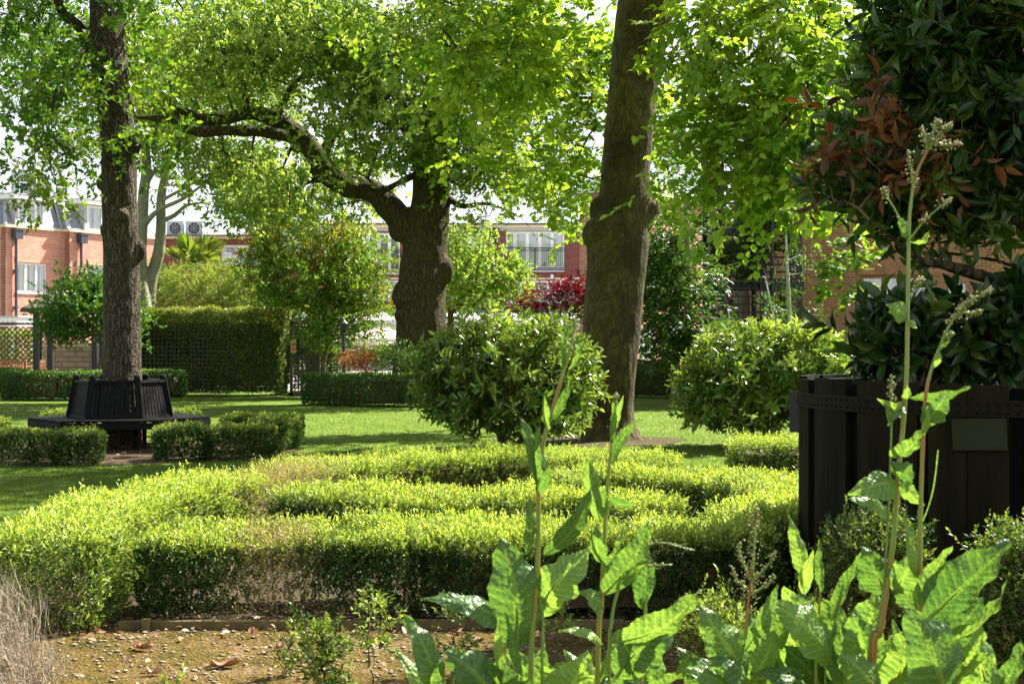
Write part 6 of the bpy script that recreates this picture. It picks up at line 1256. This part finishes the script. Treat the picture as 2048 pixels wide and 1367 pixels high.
dock('tallest dock, red stem rising to a pale seed head before the tub tree', 2.75,
     [([(1745, 1367), (1760, 1260), (1776, 1160), (1788, 1060), (1796, 950), (1806, 850), (1813, 740), (1815, 620), (1817, 500), (1820, 420), (1832, 350), (1858, 295)], 17, 5, .6), ([(1735, 1367), (1755, 1250), (1768, 1160), (1778, 1000), (1782, 880), (1784, 800)], 8, 4, 0), ([(1815, 480), (1795, 430), (1775, 395)], 5, 3, 0), ([(1818, 480), (1850, 440), (1885, 410)], 5, 3, 0), ([(1812, 605), (1828, 580), (1835, 565)], 4, 3, 0)],
     [(1820, 798, 1940, 772, 34, .9, .12, -.02), (1805, 800, 1755, 800, 26, -.6, .3), (1792, 965, 1698, 982, 66, .5, .25), (1790, 950, 1822, 925, 54, -.3, .2), (1798, 965, 1848, 1010, 34, .5, .25), (1784, 915, 1842, 858, 46, .5, .15), (1775, 1045, 1694, 990, 40, .8, .2), (1762, 1190, 1730, 1092, 84, .1, .1, .03), (1785, 1180, 1830, 1110, 70, -.4, .1), (1720, 1290, 1760, 1180, 90, .3, .1, .08), (1815, 480, 1797, 430, 28, .4, .05), (1820, 482, 1858, 460, 22, .8, .3), (1812, 640, 1775, 608, 42, .2, .1), (1815, 645, 1832, 655, 16, .4, .1), (1800, 805, 1782, 840, 30, .5, .1), (1780, 850, 1765, 800, 26, .6, .2), (1806, 800, 1818, 770, 20, .2, .1),
      (1740, 1350, 1700, 1230, 100, -.2, .1, .04), (1755, 1395, 1690, 1300, 90, .6, .12), (1770, 1380, 1820, 1250, 96, .3, .1, .05)],
     [([(1858, 295), (1885, 262), (1905, 250)], 150, 7), ([(1855, 300), (1850, 270), (1840, 255)], 70, 6), ([(1870, 285), (1900, 290), (1922, 285)], 90, 6), ([(1862, 290), (1870, 250), (1880, 245)], 90, 6), ([(1826, 370), (1822, 340), (1815, 300)], 80, 6), ([(1775, 395), (1766, 375)], 60, 5), ([(1885, 410), (1897, 398)], 60, 6), ([(1848, 445), (1852, 430)], 24, 4), ([(1835, 565), (1842, 555)], 40, 5), ([(1784, 800), (1782, 770), (1784, 752)], 50, 4)])
dock('dock with a leaning flower stem, right of the tallest dock', 2.7,
     [([(1842, 1260), (1840, 1120), (1842, 980), (1846, 880), (1850, 800), (1862, 740), (1885, 680), (1905, 640), (1935, 605)], 12, 5, .3), ([(1832, 1150), (1838, 1050), (1836, 1020)], 8, 4, .5)],
     [(1848, 850, 1895, 778, 46, -.4, .12), (1850, 870, 1856, 815, 26, .6, .1), (1842, 1040, 1880, 900, 2, 0, 0), (1842, 1210, 1902, 1092, 48, .5, -.08), (1836, 1150, 1808, 1035, 28, .5, .05), (1850, 1245, 2026, 1085, 112, .3, .06), (1845, 1290, 2022, 1170, 90, 1.0, .15), (1870, 1310, 1960, 1190, 80, -.4, .1, .06), (1900, 1400, 1803, 1218, 118, .1, .08, -.12), (1900, 1350, 1962, 1252, 70, .4, .12), (1985, 1400, 2036, 1278, 56, .3, .1), (1850, 1360, 1975, 1300, 90, .9, .15), (1940, 1410, 1900, 1300, 90, -.3, .1, .05), (1880, 700, 1900, 670, 16, .4, .1), (1868, 735, 1878, 700, 14, -.3, 0), (1830, 1220, 1800, 1120, 70, .3, .1, .08), (1960, 1400, 1930, 1220, 80, .2, .1, .1), (2000, 1420, 1980, 1330, 80, .2, .1)],
     [([(1905, 640), (1935, 605), (1985, 578)], 190, 6), ([(1915, 625), (1945, 625), (1962, 622)], 60, 5), ([(1890, 670), (1908, 665)], 30, 4)])

# ------------------------------------------------------------------ grass blades on the near lawn
n = 560000; Dg = 6.4/(1-RS.rand(n)*(1-6.4/34.)); X = RS.uniform(-.5, .5, n)*Dg
p = np.column_stack([X, Dg, np.full(n, .0)])
ring = np.array([(-2.45, 7.3), (-2.5, 9.4), (-2.15, 10.5), (-1.55, 11.6), (-.85, 12.5), (0, 12.95), (.9, 12.9), (1.7, 12.6), (3.4, 9.0), (3.4, 7.2)])
def inside(p, poly):
    c = np.zeros(len(p), bool); j = len(poly)-1
    for i in range(len(poly)):
        a, b_ = poly[i], poly[j]; m_ = ((a[1] > p[:, 1]) != (b_[1] > p[:, 1])); c ^= m_ & (p[:, 0] < (b_[0]-a[0])*(p[:, 1]-a[1])/(b_[1]-a[1]+1e-12)+a[0]); j = i
    return c
k = (np.abs(p[:, 0]) > np.where(p[:, 1] < 7.5, 6.05, 0)) & ~inside(p, ring) & (np.hypot(p[:, 0]+5.35, (p[:, 1]-19.4)*1.07) > 2.25+.15*nz(p, 2, 1)) & ~((np.hypot(p[:, 0]-1.47, p[:, 1]-21.6) < 1.15) & (RS.rand(n) < .4)) & (np.hypot(p[:, 0]-TC[0], p[:, 1]-TC[1]) > TR)
p = p[k]; n = len(p); Dg = p[:, 1]; dd = norm(np.column_stack([RS.randn(n)*.7, RS.randn(n)*.7, np.ones(n)])); L2 = (.02+.020*RS.rand(n))*np.where(Dg > 20, .8, 1.)*(1+.3*nz(p, 1.5, 2))
o = leaves('grass', p, dd, norm(RS.randn(n, 3)*[1, 1, .1]), L2, (.0045*(Dg/9))/L2, T_BLADE, M['grass'], age=.5+.4*nz(p, .9, 2)+.1*RS.randn(n), rnd=.3+.4*RS.rand(n)); o['kind'] = 'stuff'

n = 900; Dg = 10+18*RS.rand(n); p = np.column_stack([RS.uniform(-.42, .42, n)*Dg, Dg, np.full(n, .022)]); p = p[~inside(p, ring) & (nz(p, .8, 3) > .15)]; n = len(p)
o = leaves('lawn_litter', p, rand_unit(n)*[1, 1, .2], norm(np.array([0, 0, 1.])+.4*RS.randn(n, 3)), .018+.03*RS.rand(n), .6, T_OVAL, leaf_mat('bud_scales', (.22, .17, .08), (.42, .40, .25), trans=.2), age=RS.rand(n)); o['kind'] = 'stuff'
